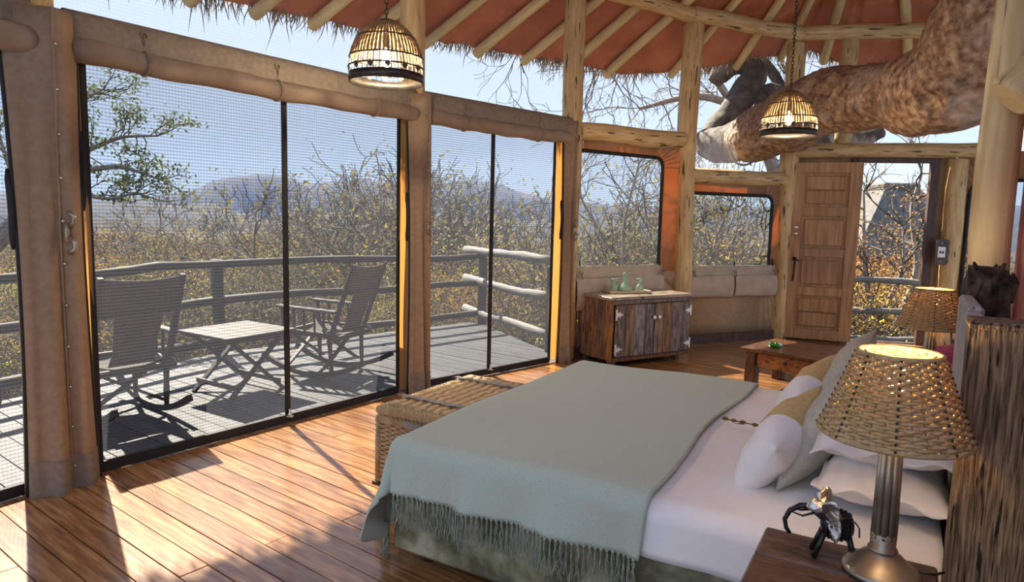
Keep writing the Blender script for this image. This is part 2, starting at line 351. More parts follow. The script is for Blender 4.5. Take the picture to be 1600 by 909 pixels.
while w < 9.9:
    u = -6 + (row % 3) * .9 + random.uniform(0, .5)
    while u < 6:
        ln = random.choice((2.1, 2.6, 3.1, 3.4))
        q = [(w + .003, u + .003), (w + PW - .003, u + .003), (w + PW - .003, u + ln - .003), (w + .003, u + ln - .003)]
        q = [(-UX * 0 + UY * a + UX * b, -UX * a + UY * b) for a, b in q]     # w axis = (UY,-UX)
        ar = sum(q[i][0] * q[(i + 1) % 4][1] - q[(i + 1) % 4][0] * q[i][1] for i in range(4))
        if ar < 0: q.reverse()
        g = clip(q, ROOM)
        if len(g) > 2:
            cx = sum(p[0] for p in g) / len(g); cy = sum(p[1] for p in g) / len(g)
            if cy > .4 + .2 * abs(cx) and (cx * EV.x + cy * EV.y) < 1.6: board_obj('floor_board', g, jit(.0012), .028, 'floorwood', fl)
        u += ln
    w += PW; row += 1
# ---- outside deck
dk = struct(MB().prism([(-3.45, 1.7), p1, p2, p3, (.47, 7.5), (-.5, 9.6), (-3.1, 7.0), (-3.98, 5.0), (-4.6, 3.0)][::-1], .06, z0=-.13).build('deck', 'gap'))
def ucross(poly, w):
    for a, b in zip(poly, poly[1:]):
        wa = a[0] * UY - a[1] * UX; wb = b[0] * UY - b[1] * UX
        if (wa - w) * (wb - w) <= 0 and wa != wb:
            t = (w - wa) / (wb - wa); x = a[0] + (b[0] - a[0]) * t; y = a[1] + (b[1] - a[1]) * t; return x * UX + y * UY
WL = [p0, p1, p2, p3, (.47, 7.5), (-.5, 9.6)]; RL = [(-4.7, 2.6), (-3.98, 5.0), (-3.12, 7.02), (-.5, 9.62)]
w = -.3
while w < 7.4:
    a0, a1, b0, b1 = ucross(WL, w + .004), ucross(WL, w + .141), ucross(RL, w + .004), ucross(RL, w + .141)
    if None not in (a0, a1, b0, b1) and (b0 > a0 or b1 > a1):
        pts = [(w + .004, a0 + .03), (w + .141, a1 + .03), (w + .141, max(b1, a1 + .04)), (w + .004, max(b0, a0 + .04))]
        board_obj('deck_board', [(UY * a + UX * b, -UX * a + UY * b) for a, b in pts], -.02 + jit(.002), .03, 'deckwood', dk)
    w += .145
D2 = [(3.55, 8.95), (5.5, 8.6), (7.3, 7.9), (7.6, 10.2), (4.2, 10.75)]
dk2 = struct(MB().prism(D2, .06, z0=-.43).build('deck_outside_door', 'gap'))
w = 7.5
while w < 12:
    q = [(w, -4.5), (w, 4.5), (w + .141, 4.5), (w + .141, -4.5)]; q = [(UY * a + UX * b, -UX * a + UY * b) for a, b in q]
    ar = sum(q[i][0] * q[(i + 1) % 4][1] - q[(i + 1) % 4][0] * q[i][1] for i in range(4))
    if ar < 0: q.reverse()
    g = clip(q, D2)
    if len(g) > 2: board_obj('deck_board', g, -.34 + jit(.002), .03, 'deckwood', dk2)
    w += .145
struct(MB().bar((3.6, 8.80, -.12), (5.45, 8.46, -.12), .12, .26).build('trim_threshold', 'darkframe'))

# ---- posts
def post(a, z0, z1, r, label, seed, material='log', lean=(0, 0)):
    return log('timber_post', label, 'post', (a[0], a[1], z0), (a[0] + lean[0], a[1] + lean[1], z1), r, material, seed, 16, .018)
post((-2.47, 3.56), 0, 3.6, .105, 'timber post inside the tan canvas sleeve at the left edge', 1)
post((-.86, 5.71), 0, 3.75, .105, 'timber post behind the hanging basket lamp between the two screen walls', 2)
post((.575, 7.06), 0, 3.8, .105, 'dark-flecked timber post to the left of the plank cabinet', 3)
post((2.03, 8.05), 0, 3.76, .115, 'yellow timber post rising behind the right end of the plank cabinet', 4)
post((3.50, 8.72), 0, 3.74, .115, 'timber post beside the open door under the roof ring', 5)
post((5.43, 8.38), 0, 2.33, .115, 'short timber post with the light switch right of the doorway', 6)
post((2.80, 3.93), 0, 4.4, .105, 'thick pale timber post standing at the end of the red wall', 7, 'logpale', (-.02, -.02))
log('timber_post', 'stub timber post standing on the beam above the door', 'post', (4.10, 8.60, 2.50), (4.10, 8.60, 3.80), .10, 'log', 8)
# ---- logs
log('log_beam', 'log beam over the square mesh window behind the cabinet', 'beam', (.63, 7.06, 2.39), (1.95, 8.0, 2.43), .098, 'log', 11, amp=.015)
log('log_beam', 'log beam over the low mesh window left of the door', 'beam', (2.08, 8.09, 2.035), (3.47, 8.69, 2.05), .09, 'log', 12, amp=.015)
log('log_beam', 'log beam lying across the top of the doorway', 'beam', (3.46, 8.66, 2.41), (5.95, 8.22, 2.44), .088, 'log', 13, amp=.01)
log('log_beam', 'upper roof beam meeting the post behind the cabinet from the left', 'beam', (.60, 7.03, 3.83), (2.02, 8.00, 3.83), .085, 'log', 14, amp=.012)
log('log_beam', 'upper roof beam running from the cabinet post to the door post', 'beam', (1.98, 7.95, 3.84), (3.50, 8.62, 3.83), .09, 'log', 15, amp=.012)
log('log_beam', 'upper roof beam running right above the doorway to the tree limb', 'beam', (3.42, 8.66, 3.84), (6.2, 8.15, 3.86), .088, 'log', 16, amp=.012)
log('brace_log', 'cream peeled log meeting the thick post at the upper right edge', 'log', (2.63, 3.70, 2.19), (3.20, 3.52, 2.74), .125, 'logpale', 17, amp=.01)
log('driftwood_log', 'cream peeled log standing behind the bedside in the lower right corner', 'log', tuple(ED(.325, 1.77, 0)), tuple(ED(.375, 1.80, .90)), .055, 'logpale', 18, amp=.01)

# ---- roof: eave points, ridge, canvas lining, thatch, rafters
EA = [(-4.6, 1.6, 3.2), (-4.05, 4.5, 3.2), (-1.67, 6.75, 3.3), (1.42, 8.85, 3.34), (2.52, 9.05, 3.49), (3.95, 9.75, 3.92), (4.6, 9.55, 3.68), (6.0, 9.3, 3.7), (7.7, 7.6, 3.55), (5.6, 2.6, 3.5), (2.6, -.9, 3.4), (-3.0, -.9, 3.3)]
A1 = Vector((3.5, 6.8, 5.3)); A2 = Vector((1.2, 2.3, 5.3)); AM = A1.lerp(A2, .55)
AIM = [A2, A2, AM, A1, A1, A1, A1, A1, A1, A2, A2, A2]
def roof_mesh(name, material, dz, grow):
    vs = []; fs = []; n = len(EA)
    P = []
    for e, a in zip(EA, AIM):
        e = Vector(e); o = (e - a); P.append(e + o.normalized() * grow + Vector((0, 0, dz)))
    rows = 10
    mb = MB()
    for i in (0, 1, 2, 3, 4, 5, 6, 7, 8, 11):
        j = (i + 1) % n; a, b = P[i], P[j]; ta, tb = AIM[i] + Vector((0, 0, dz)), AIM[j] + Vector((0, 0, dz))
        def fn(s, t, a=a, b=b, ta=ta, tb=tb):
            p = a.lerp(b, s).lerp(ta.lerp(tb, s), t); p.z -= .035 * math.sin(PI * min(1, t * 1.0)) * abs(math.sin(s * 14)); 
            if t == 0: p.z += .03 * mnoise.noise((p.x * 3, p.y * 3, 1)) ; p += (p - ta).normalized() * .05 * mnoise.noise((p.x * 4, p.y * 4, 3))
            return p
        mb.grid(fn, 20, rows)
    return mb
rf = struct(roof_mesh('ceiling', 'roofcanvas', 0, 0).build('ceiling', 'roofcanvas'))
tr_ = struct(roof_mesh('roof_thatch', 'thatch', .16, .02).build('roof_thatch', 'thatch'))
# thatch tips hanging below the eave: countless straws
mb = MB(); random.seed(11)
for i in range(0, 9):
    a, b = Vector(EA[i]), Vector(EA[i + 1]); L = (b - a).length; out = Vector((b.y - a.y, -(b.x - a.x), 0)).normalized() * -1
    for k in range(int(L * 230)):
        t = random.random(); p = a.lerp(b, t) + out * random.uniform(-.06, .12) + Vector((0, 0, random.uniform(.02, .16)))
        cl = .5 + .5 * mnoise.noise(p * 2.5)
        l = random.uniform(.08, .2) * (.55 + cl) * (2.0 if random.random() < .02 else 1); d = (Vector((jit(.5), jit(.5), -1)) + out * random.uniform(0, .7)).normalized()
        mb.tube([p - d * .08, p + d * l * .6, p + d * l + Vector((jit(.02), jit(.02), 0))], [.006, .005, .001], 3, False)
o = mb.build('thatch_fringe', 'thatch', tr_); o['kind'] = 'stuff'
random.seed(5); rn = 0
for i, cnt in ((0, 4), (1, 6), (2, 6), (3, 1), (4, 2), (5, 1), (6, 1), (7, 2)):
    for k in range(cnt):
        t = (k + (.5 if i > 2 else .35)) / cnt; e = Vector(EA[i]).lerp(Vector(EA[i + 1]), t); a = AIM[i].lerp(AIM[i + 1], t)
        d = (a - e).normalized(); nrm = d.cross(Vector((EA[i + 1])) - Vector(EA[i])).normalized(); nrm = nrm if nrm.z < 0 else -nrm
        s_ = e - d * .03 + nrm * .065; t_ = e + d * ((a - e).length * .97) + nrm * .06
        log('rafter_pole', None, None, s_, t_, .055 + jit(.006), 'rafter', 30 + rn, 10, .012, parent=rf); rn += 1

# ---- wall helper
class Wall:
    def __init__(s, a, b):
        s.a = Vector((*a, 0)); s.b = Vector((*b, 0)); s.d = (s.b - s.a); s.L = s.d.length; s.d.normalize(); s.n = Vector((-s.d.y, s.d.x, 0))     # n points outdoors
    def P(s, t, z, off=0): return s.a + s.d * t + s.n * off + Vector((0, 0, z))
    def quadmesh(s, mb, t0, t1, z0, z1, off=0, nu=8, nv=8, bulge=None):
        return mb.grid(lambda u, v: s.P(t0 + (t1 - t0) * u, z0 + (z1 - z0) * v, off + (bulge(u, v) if bulge else 0)), nu, nv, (t1 - t0, z1 - z0))
    def strip(s, mb, t0, z0, t1, z1, w=.03, th=.012, off=0): return mb.bar(s.P(t0, z0, off), s.P(t1, z1, off), th, w, up=(s.d if abs(t1 - t0) < abs(z1 - z0) else (0, 0, 1)))
def rrect(x0, x1, y0, y1, r, n=6):
    out = []
    for cx, cy, a0 in ((x1 - r, y1 - r, 0), (x0 + r, y1 - r, PI / 2), (x0 + r, y0 + r, PI), (x1 - r, y0 + r, 1.5 * PI)):
        for k in range(n + 1): a = a0 + PI / 2 * k / n; out.append((cx + r * math.cos(a), cy + r * math.sin(a)))
    return out
W0 = Wall(p0, p1); W1 = Wall(p1, p2); W2 = Wall(p2, p3); W3 = Wall(p3, p4); W4 = Wall(p4, p5); W5 = Wall(p5, p6); W6 = Wall(p6, p7)

def screen_wall(wname, Wl, t0, t1, zt, mull, cl):
    root = bpy.data.objects.new(wname, None); COL.objects.link(root); struct(root)
    parts = [t0] + ([mull] if mull else []) + [t1]
    for a, b in zip(parts, parts[1:]): Wl.quadmesh(MB(), a, b, .03, zt + .12, .0, 10, 10, lambda u, v: .012 * math.sin(u * PI) * math.sin(v * PI)).build('mesh_panel', 'netting', root)
    Wl.quadmesh(MB(), 0, Wl.L, zt + .1, 3.95, .02).build('upper_mesh_panel', 'upnet', root)
    Wl.strip(MB(), t0, .035, t1, .035, .06, .02, -.012).build('bottom_tape', 'black', root)
    if mull:
        Wl.strip(MB(), mull, .03, mull, zt + .1, .036, .016, -.012).build('zip_tape', 'black', root)
        mb = MB(); c = Wl.P(mull, .05, -.035)
        mb.lathe([(.006, 0), (.016, .01), (.016, .02), (.006, .035), (.010, .05), (.004, .06)], 10, c); mb.box(c + Vector((0, 0, .004)), (.05, .02, .012), None, .003)
        mb.build('floor_clasp', 'steel', root)
    for t in (t0, t1): Wl.strip(MB(), t, .02, t, zt + .1, .028, .014, -.01).build('edge_zip', 'black', root)
    return root
screen_wall('wall_far_left', W0, .15, W0.L - .06, 2.30, None, 0)
screen_wall('wall_left', W1, .15, W1.L - .19, 2.28, 1.375, 0)
screen_wall('wall_left_rear', W2, .13, W2.L - .22, 2.30, .87, 0)
def blind(Wl, t0, t1, label, caps=(1, 1), r=.062):
    root = thing('rolled_blind', label, 'blind', Wl.P((t0 + t1) / 2, 2.2)); inv = -root.location
    def sag(u): return -.012 * math.sin(u * PI) + .004 * math.sin(u * 23)
    prof = [(.0, 2.50), (-.035, 2.505), (-.07, 2.47), (-.085, 2.40), (-.08, 2.33)]
    mb = MB()
    def fn(u, v):
        x = v * (len(prof) - 1); i = min(int(x), len(prof) - 2); f = x - i; o = prof[i][0] * (1 - f) + prof[i + 1][0] * f; z = prof[i][1] * (1 - f) + prof[i + 1][1] * f
        return Wl.P(t0 + (t1 - t0) * u, z + sag(u) * .5 * v, o - .006 * math.sin(u * 9 + v * 2) * v) + inv
    mb.grid(fn, 40, 10); thicken(mb.build('valance', 'canvasdark', root), .008)
    pts = [Wl.P(t0 + (t1 - t0) * i / 30, 2.302 + sag(i / 30), -.075) + inv for i in range(31)]
    roll = MB().tube(pts, [r * (1 + .06 * math.sin(i * 1.3) * (1 if i % 2 else .6)) for i in range(31)], 14, True, .06, t0).build('roll', 'canvasbacklit', root)
    for q, c in enumerate(caps):
        if c:
            e = pts[0] if q == 0 else pts[-1]; s = -1 if q == 0 else 1
            MB().tube([e + Wl.d * s * .001, e + Wl.d * s * .03], [r * 1.05, r * .98], 14).build('end_band', 'black', roll)
            MB().tube([e + Wl.d * s * .02 + Vector((0, 0, -.02)), e + Wl.d * s * .03 + Vector((0, 0, .12)) - Wl.n * .03], .008, 6).build('zip_pull', 'black', roll)
    n = max(2, int((t1 - t0) / .75)) 
    for k in range(n):
        u = (k + .45) / n; c = Wl.P(t0 + (t1 - t0) * u, 2.302 + sag(u), -.075) + inv; mb = MB()
        ring = [c + (-Wl.n * math.cos(a) + Vector((0, 0, 1)) * math.sin(a)) * (r * 1.08) for a in [2 * PI * q / 16 for q in range(17)]]
        mb.tube(ring, .007, 6, False); top = c + Vector((0, 0, .15)); mb.tube([c + Vector((0, 0, r)), c + Vector((0, 0, r + .05)) - Wl.n * .03, top - Wl.n * .01], .006, 6)
        mb.tube([top + (Wl.d * math.cos(a) + Vector((0, 0, 1)) * math.sin(a)) * .018 - Wl.n * .015 for a in [2 * PI * q / 10 for q in range(11)]], .004, 5, False)
        mb.build('tie_strap', 'canvasbacklit', root)
    return root
blind(W1, .06, W1.L - .04, 'long rolled tan canvas blind above the wide mesh screen')
blind(W2, .05, W2.L - .02, 'shorter rolled tan canvas blind above the narrow mesh screen')
blind(W0, .2, W0.L - .10, 'rolled tan canvas blind cut off at the upper left corner', (0, 1), .075)

# ---- canvas sleeves hanging at the posts
def sleeve(c, along, inward, wid, label, lean, zt, orange, ow, hook_t):
    root = thing('canvas_sleeve', label, 'tent canvas', (c[0], c[1], 0)); A = Vector(along).normalized(); I = Vector(inward).normalized()
    def cs(u, v):          # folded cloth running down the post
        h = v * zt; k = u - .5; wv = wid * (1 - .22 * math.sin(PI * min(1, v * 1.05)) * .6)
        dep = .03 * math.sin(u * 8 + v * 2.2) + .14 * (1 - (2 * k) ** 2) + (.03 * math.sin(u * 17 + 1) * (1 - v))
        return A * (k * wv + lean * (1 - v)) + I * dep + Vector((0, 0, h + .0))
    cl = MB().grid(cs, 40, 24).build('cloth', 'canvas', root); thicken(cl, .006, 0)
    def on(u, v, off=.012): return cs(u, v) + I * off
    for u in (.02, .985): MB().tube([on(u, k / 24, .004) for k in range(25)], .010, 6).build('edge_zip', 'black', root)
    MB().tube([on(.58, k / 24, .006) for k in range(25)], .011, 6, flat=.5).build('placket', 'canvas', root)
    for k in range(11): MB().lathe([(.0075, 0), (.0075, .004), (.004, .007), (0, .008)], 8, on(.60, .05 + k * .088, .014), M=I.to_track_quat('Z', 'Y').to_matrix()).build('snap_stud', 'steel', root)
    hk = hook_t; mb = MB()
    for s in (-1, 1):
        mb.tube([on(.68, hk + s * .012, .02), on(.72, hk + s * .022, .035), on(.72, hk + s * .034, .04), on(.64, hk + s * .042, .035)], .011, 8)
    mb.tube([on(.64, hk - .02, .02), on(.64, hk + .02, .02)], .013, 8); mb.build('toggle_hook', 'bronze', root)
    for s, (u, v0, v1) in (((-1), (-.02, .52, .68)), ((1), (1.03, .60, .77))):
        mb = MB(); q = [on(u, v0 + (v1 - v0) * k / 8, .012 + .02 * math.sin(PI * k / 8)) for k in range(9)]
        mb.tube(q, [.010] + [.017] * 7 + [.008], 8); mb.build('strap', 'black', root)
    MB().grid(lambda u, v: on(u, v * .075 + .0, .010), 20, 4).build('hem_patch', 'canvasdark', root)
    for (Wl, a, b, top) in orange:
        st = Wl.quadmesh(MB(), a, b, .03, top, -.004, 3, 12, lambda u, v: .02 * math.sin(v * 7 + u)); off = -root.location
        st.v = [tuple(Vector(v) + off) for v in st.v]; st.build('side_panel', 'canvasthin', root)
    return root
sleeve((-2.41, 3.48), (.62, .78, 0), (.75, -.66, 0), .36, 'tan canvas sleeve with snaps covering the post at the left edge', .015, 2.46, [(W1, .09, .15, 2.3), (W0, W0.L - .06, W0.L, 2.3)], 0, .555)
sleeve((-.83, 5.61), (.68, .73, 0), (.73, -.68, 0), .24, 'tan canvas sleeve with snaps on the post behind the wicker chest', .02, 2.46, [(W1, W1.L - .19, W1.L - .02, 2.3), (W2, .03, .13, 2.3)], 0, .565)
sleeve((.50, 6.95), (.72, .70, 0), (.70, -.72, 0), .15, 'narrow canvas sleeve hanging on the post left of the cabinet', .01, 2.46, [(W2, W2.L - .22, W2.L - .06, 2.3)], 0, .56)

# ---- canvas walls with mesh windows
def window_wall(wname, Wl, t0, t1, z0, z1, wi, rad, net='netting', thin_from=None, upper=True, base=.11):
    root = bpy.data.objects.new(wname, None); COL.objects.link(root); struct(root)
    loop = rrect(*wi, rad); cx, cz = (wi[0] + wi[1]) / 2, (wi[2] + wi[3]) / 2
    outer = []
    for q, (X, Z) in enumerate(((t1, z1), (t0, z1), (t0, z0), (t1, z0))):
        for k in range(7):
            x, z = loop[q * 7 + k]; f = k / 6; s0 = (X, z) if q % 2 == 0 else (x, Z); first = (X, loop[q * 7][1]) if q % 2 == 0 else (loop[q * 7][0], Z); last = (loop[q * 7 + 6][0], Z) if q % 2 == 0 else (X, loop[q * 7 + 6][1])
            outer.append((first[0] + (X - first[0]) * f * 2, first[1] + (Z - first[1]) * f * 2) if f <= .5 else (X + (last[0] - X) * (f * 2 - 1), Z + (last[1] - Z) * (f * 2 - 1)))
    n = len(loop)
    for nm, mt, keep in (('lower_canvas', 'canvas', lambda z: z < cz), ('upper_canvas', 'canvasthin', lambda z: z >= cz)):
        mb = MB()
        for i in range(n):
            j = (i + 1) % n
            if not keep((loop[i][1] + loop[j][1] + 1e-6) / 2) : continue
            A, B, Cc, D = loop[i], loop[j], outer[j], outer[i]
            mb.grid(lambda u, v: Wl.P(*[(A[q] * (1 - u) + B[q] * u) * (1 - v) + (D[q] * (1 - u) + Cc[q] * u) * v for q in (0, 1)], off=.02 * math.sin(v * PI) * mnoise.noise(((A[0] + v) * 3, (A[1] + u) * 3, 2))), 2, 5)
        thicken(mb.build(nm, mt, root), .004, 0)
    w_ = MB(); pts = [Wl.P(x, z, -.012) for x, z in loop]; w_.tube(pts + [pts[0]], .021, 8, False); w_.build('window_edging', 'black', root)
    pane = MB(); ctr = Wl.P(cx, cz, .005)
    vs = [ctr] + [Wl.P(x, z, .005) for x, z in loop]; uv0 = (cx, cz)
    pane.add(vs, [(0, i + 1, (i + 1) % n + 1) for i in range(n)], [((cx, cz), loop[i], loop[(i + 1) % n]) for i in range(n)]); pane.build('mesh_pane', net, root)
    if upper: Wl.quadmesh(MB(), 0, Wl.L, z1 + .02, 3.9, .02).build('upper_mesh_panel', 'upnet', root)
    if base: Wl.strip(MB(), t0, base / 2, t1, base / 2, base, .03, -.02).build('skirting_board', 'darkframe', root)
    return root
window_wall('wall_back_left', W3, .05, W3.L - .06, .11, 2.34, (.10, 1.40, .80, 2.20), .10)
window_wall('wall_back', W4, .03, W4.L - .10, .11, 1.98, (.03, 1.34, .80, 1.83), .10)
window_wall('wall_right_rear', W6, .0, W6.L, .0, 2.4, (.16, 1.45, .55, 2.06), .16, base=.0)
def flap(Wl, t0, t1, za, zb, label, segs):
    root = thing('canvas_flap', label, 'tent canvas', Wl.P((t0 + t1) / 2, zb)); inv = -root.location; ln = (t1 - t0) / segs
    bd = Wl.quadmesh(MB(), t0, t1, za - .14, za, -.035, 14, 4, lambda u, v: -.012 * math.sin(u * 11) * v); bd.v = [tuple(Vector(v) + inv) for v in bd.v]; thicken(bd.build('top_band', 'canvasroll', root), .012, 0)
    for k in range(segs):
        a, b = t0 + ln * k, t0 + ln * (k + 1); mb = MB()
        def fn(u, v):
            ang = v * 2 * PI; wz = (za - .12 + zb) / 2; hz = (za - .12 - zb) / 2; return Wl.P(a + .008 + (ln - .016) * u + .02 * (v - .5) * 0, wz + hz * math.cos(ang) * (1 - .05 * math.sin(u * 5 + k)), -.055 - .035 * math.sin(ang) - .01 * math.sin(u * 6 + k * 2)) + inv
        mb.grid(fn, 12, 16); mb.build('rolled_pocket', 'canvasroll', root)
    for k in range(segs + 1):
        t = t0 + .06 + (t1 - t0 - .12) * k / segs; mb = MB(); c = Wl.P(t, za - .07, -.085) + inv
        mb.tube([c + (Wl.d * math.cos(a) + Vector((0, 0, 1)) * math.sin(a)) * .02 for a in [2 * PI * q / 10 for q in range(11)]], .004, 5, False)
        mb.tube([c + Vector((0, 0, .02)) - Wl.d * .03, c, c - Vector((0, 0, .06)) + Wl.d * .02], .006, 5); mb.build('tie', 'canvasdark', root)
        MB().tube([Wl.P(t + .03, za - .02, -.02) + inv, Wl.P(t + .01, za + .08, -.03) + inv], [.02, .014], 6, flat=.4).build('hook_strap', 'black', root)
    return root
flap(W3, .10, 1.45, .99, .52, 'folded tan canvas flap under the window behind the cabinet', 1)
flap(W4, .06, 1.44, .96, .57, 'folded tan canvas flap in two pockets under the low window', 2)
flap(W6, .12, 1.2, .60, .10, 'folded tan canvas flap under the dark rimmed window by the door', 1)

# ---- doorway and door
dw = bpy.data.objects.new('door_1', None); COL.objects.link(dw); struct(dw)
hj = W5.P(.74, 0, -.02); rj = W5.P(1.64, 0, -.02)
MB().bar(hj, hj + Vector((0, 0, 2.34)), .07, .09, up=W5.d).build('hinge_jamb', 'darkframe', dw)
MB().bar(rj, rj + Vector((0, 0, 2.34)), .07, .10, up=W5.d).build('lock_jamb', 'darkframe', dw)
MB().bar(hj + Vector((0, 0, 2.31)), rj + Vector((0, 0, 2.31)), .10, .07).build('door_head', 'darkframe', dw)
lf = bpy.data.objects.new('door_leaf', None); COL.objects.link(lf); lf.parent = dw
dv = Vector((-.735, .30, 0)).normalized(); dn = Vector((dv.y, -dv.x, 0)); dn = dn if dn.y < 0 else -dn
D0 = Vector((4.27, 8.36, .03)); DW_, DH = .80, 2.23
M = Matrix((dv, Vector((0, 0, 1)), dn)).transposed().to_4x4(); M.translation = D0     # local x along the leaf from the hinge, y up, z to the viewer
lf.matrix_world = M
def dpart(name, x0, x1, y0, y1, z0, z1, mt='doorwood', par=lf, bev=.004): return MB().box(((x0 + x1) / 2, (y0 + y1) / 2, (z0 + z1) / 2), (x1 - x0, y1 - y0, z1 - z0), None, bev).build(name, mt, par)
dpart('stile', 0, .14, 0, DH, 0, .045); dpart('stile', DW_ - .14, DW_, 0, DH, 0, .045)
ys = [0, .16, .60, .74, 1.10, 1.25, 1.63, 1.77, 2.11, DH]
ys = [0, .13, .56, .67, 1.05, 1.16, 1.56, 1.68, 2.10, DH]
for k in range(0, 10, 2): dpart('rail', .14, DW_ - .14, ys[k], ys[k + 1], .001, .044)
for k in range(1, 9, 2):
    a, b = ys[k], ys[k + 1]
    pn = dpart('panel', .14, DW_ - .14, a, b, .004, .012, bev=.001)
    if k in (1, 7): m_ = (a + b) / 2; dpart('panel_field', .175, DW_ - .175, a + .035, m_ - .004, .010, .036, par=pn, bev=.010); dpart('panel_field', .17, DW_ - .17, m_ + .004, b - .035, .010, .036, par=pn, bev=.010)
    else: dpart('panel_field', .175, DW_ - .175, a + .035, b - .035, .010, .036, par=pn, bev=.010)
for y in (1.34, 1.42):
    MB().lathe([(.016, 0), (.020, .006), (.026, .012), (.026, .02), (.012, .026), (0, .027)], 14, (DW_ - .085, y, .045)).build('lock_rosette', 'steel', lf)
mb = MB(); mb.lathe([(.024, 0), (.024, .006), (.010, .010), (.010, .04)], 12, (DW_ - .09, 1.02, .045)); mb.tube([(DW_ - .09, 1.02, .082), (DW_ - .14, 1.0, .085), (DW_ - .15, .99, .085)], .008, 8); mb.build('door_lever', 'blackmetal', lf)
MB().tube([(DW_ - .10, 1.0, .06), (DW_ - .092, .8, .06), (DW_ - .085, .74, .06)], .009, 8).build('hanging_bolt', 'blackmetal', lf)
MB().box((DW_ + .001, 1.06, .022), (.004, .16, .028), None, .001).build('strike_plate', 'steel', lf)
# canvas fills on either side of the doorway
for nm, a, b in (('wall_door_left', .0, .72), ('wall_door_right', 1.68, W5.L)):
    struct(thicken(W5.quadmesh(MB(), a, b, .0, 2.4, .03).build(nm, 'canvas'), .01))
o = struct(W5.quadmesh(MB(), 0, W5.L, 2.45, 4.2, .02).build('wall_door_upper_mesh', 'upnet'))
sw = thing('light_switch', 'white double light switch on a rough wooden block by the doorway', 'switch', W5.P(1.74, 1.19, -.17), math.atan2(W5.d.y, W5.d.x))
MB().prism([(-.06 + .02 * (i % 2) * .3 + x * 0, y) for i, (x, y) in enumerate(())] or [(-.072, -.15), (.05, -.155), (.078, -.12), (.068, -.06), (.08, 0), (.066, .07), (.078, .13), (.04, .16), (-.068, .15), (-.08, .05)], .03, Matrix.Rotation(PI / 2, 4, 'X')).build('wood_block', 'nightwood', sw)
pl_ = MB().box((-.01, -.034, 0), (.085, .010, .13), None, .004).build('switch_plate', 'porcelain', sw)
for x in (-.025, .005): MB().box((x, -.042, 0), (.016, .010, .03), None, .002).build('rocker', 'blackmetal', sw)
for z in (-.11, .11): MB().lathe([(.010, 0), (.007, .004), (0, .005)], 10, (-.01, -.03, z), M=Matrix.Rotation(PI / 2, 3, 'X')).build('screw', 'steel', sw)

# ---- red wall behind the bed
mb = MB(); a = ED(.62, -.2); b = ED(.62, 4.95)
struct(mb.bar(a + Vector((0, 0, 1.9)), b + Vector((0, 0, 1.9)), .12, 3.8).build('wall_right', 'redwall'))
# ================================================================ BED
BE0, BD0 = -.85, 3.085
def BL(e, d, z): return Vector((e - BE0, d - BD0, z))
BLOC = ED(BE0, BD0)
bed = thing('bed', 'wide bed with mottled green suede base and white sheet', 'bed', BLOC, -TH)
MB().box(BL((-1.82 + .15) / 2, 3.085, .215), (1.97, 1.90, .31), None, .02).build('base', 'suede', bed)
for e in (-1.70, -.02):
    for d in (2.25, 3.92): MB().lathe([(.03, 0), (.035, .062)], 10, BL(e, d, 0)).build('leg', 'darkframe', bed)
MB().box(BL((-1.80 + .15) / 2, 3.085, .45), (1.94, 1.88, .15), None, .04).build('mattress', 'sheet', bed)
def arc(x, r, flare=0.0):
    if x <= 0: return 0, 0
    if x < r * PI / 2: return r * math.sin(x / r), r * (1 - math.cos(x / r))
    return r + flare * (x - r * PI / 2), r + (x - r * PI / 2)
def drape(e, d, zt, r, ef, dn, dF, flare=.06, bulge=.05):
    ei, ni, fi = ef + r, dn + r, dF - r
    u = max(0, ei - e); v = max(0, ni - d); v2 = max(0, d - fi)
    be, bd = max(e, ei), min(max(d, ni), fi); sgn = -1 if v > 0 else 1; vv = v or v2
    if u > 0 and vv > 0:
        rho = math.hypot(u, vv); o, dw_ = arc(rho, r, flare); ph = math.atan2(vv, u); o += bulge * math.sin(2 * ph) * min(1, rho / .35) ** 2
        return be - o * math.cos(ph), bd + sgn * o * math.sin(ph), zt - dw_
    if u > 0: o, dw_ = arc(u, r, flare); return be - o, bd, zt - dw_
    if vv > 0: o, dw_ = arc(vv, r, flare); return be, bd + sgn * o, zt - dw_
    return be, bd, zt
def nz(x, y, s): return mnoise.noise((x * s, y * s, 3.3))
mb = MB()
def sh(u, v):
    e = -1.1 + 1.26 * u; d = 1.957 + 2.26 * v
    x, y, z = drape(e, d, .553, .05, -9, 2.125, 4.05, .03)
    z += .007 * nz(x, y, 3) + .010 * nz(x * .5, y * 3, 2.5) * (1 if e > -.45 else .4)
    if d < 2.12: y += -.010 * abs(math.sin(e * 9 + 1)) * (2.12 - d) * 4 - .006
    z -= .006 * math.exp(-((d - 2.15 - .02 * math.sin(e * 3)) / .012) ** 2)
    return BL(x, y, z)
thicken(mb.grid(sh, 60, 90).build('top_sheet', 'sheet', bed), .008)

tw = thing('throw_blanket', 'sage green throw with knotted fringe draped over the foot of the bed', 'throw', BLOC, -TH)
HN, HF = .272, .50
mb = MB()
def thr(u, v):
    e = -1.75 - HF + (HF + 1.05 + .02 * math.sin(v * 9)) * u; d = 2.195 - HN + (1.78 + HN + .2) * v
    x, y, z = drape(e, d, .568, .07, -1.835, 2.108, 4.06, .05, .07)
    z += .006 * nz(x, y, 2.2) + .008 * math.sin(x * 5 + .8 * math.sin(y * 4)) * (1 if z > .55 else .3)
    if z < .50:
        k = (.50 - z) * 2.2; n1 = mnoise.noise((e * 9, 1.7, 0)); y -= .11 * k * (.5 + math.sin(e * 17 + 3 * n1) * .5 + n1 * .8) if d < 2.1 else 0; x -= .05 * k * (.4 + math.sin(d * 15 + 2 * mnoise.noise((d * 5, 0, 4)))) if e < -1.85 else 0
    return BL(x, y, z)
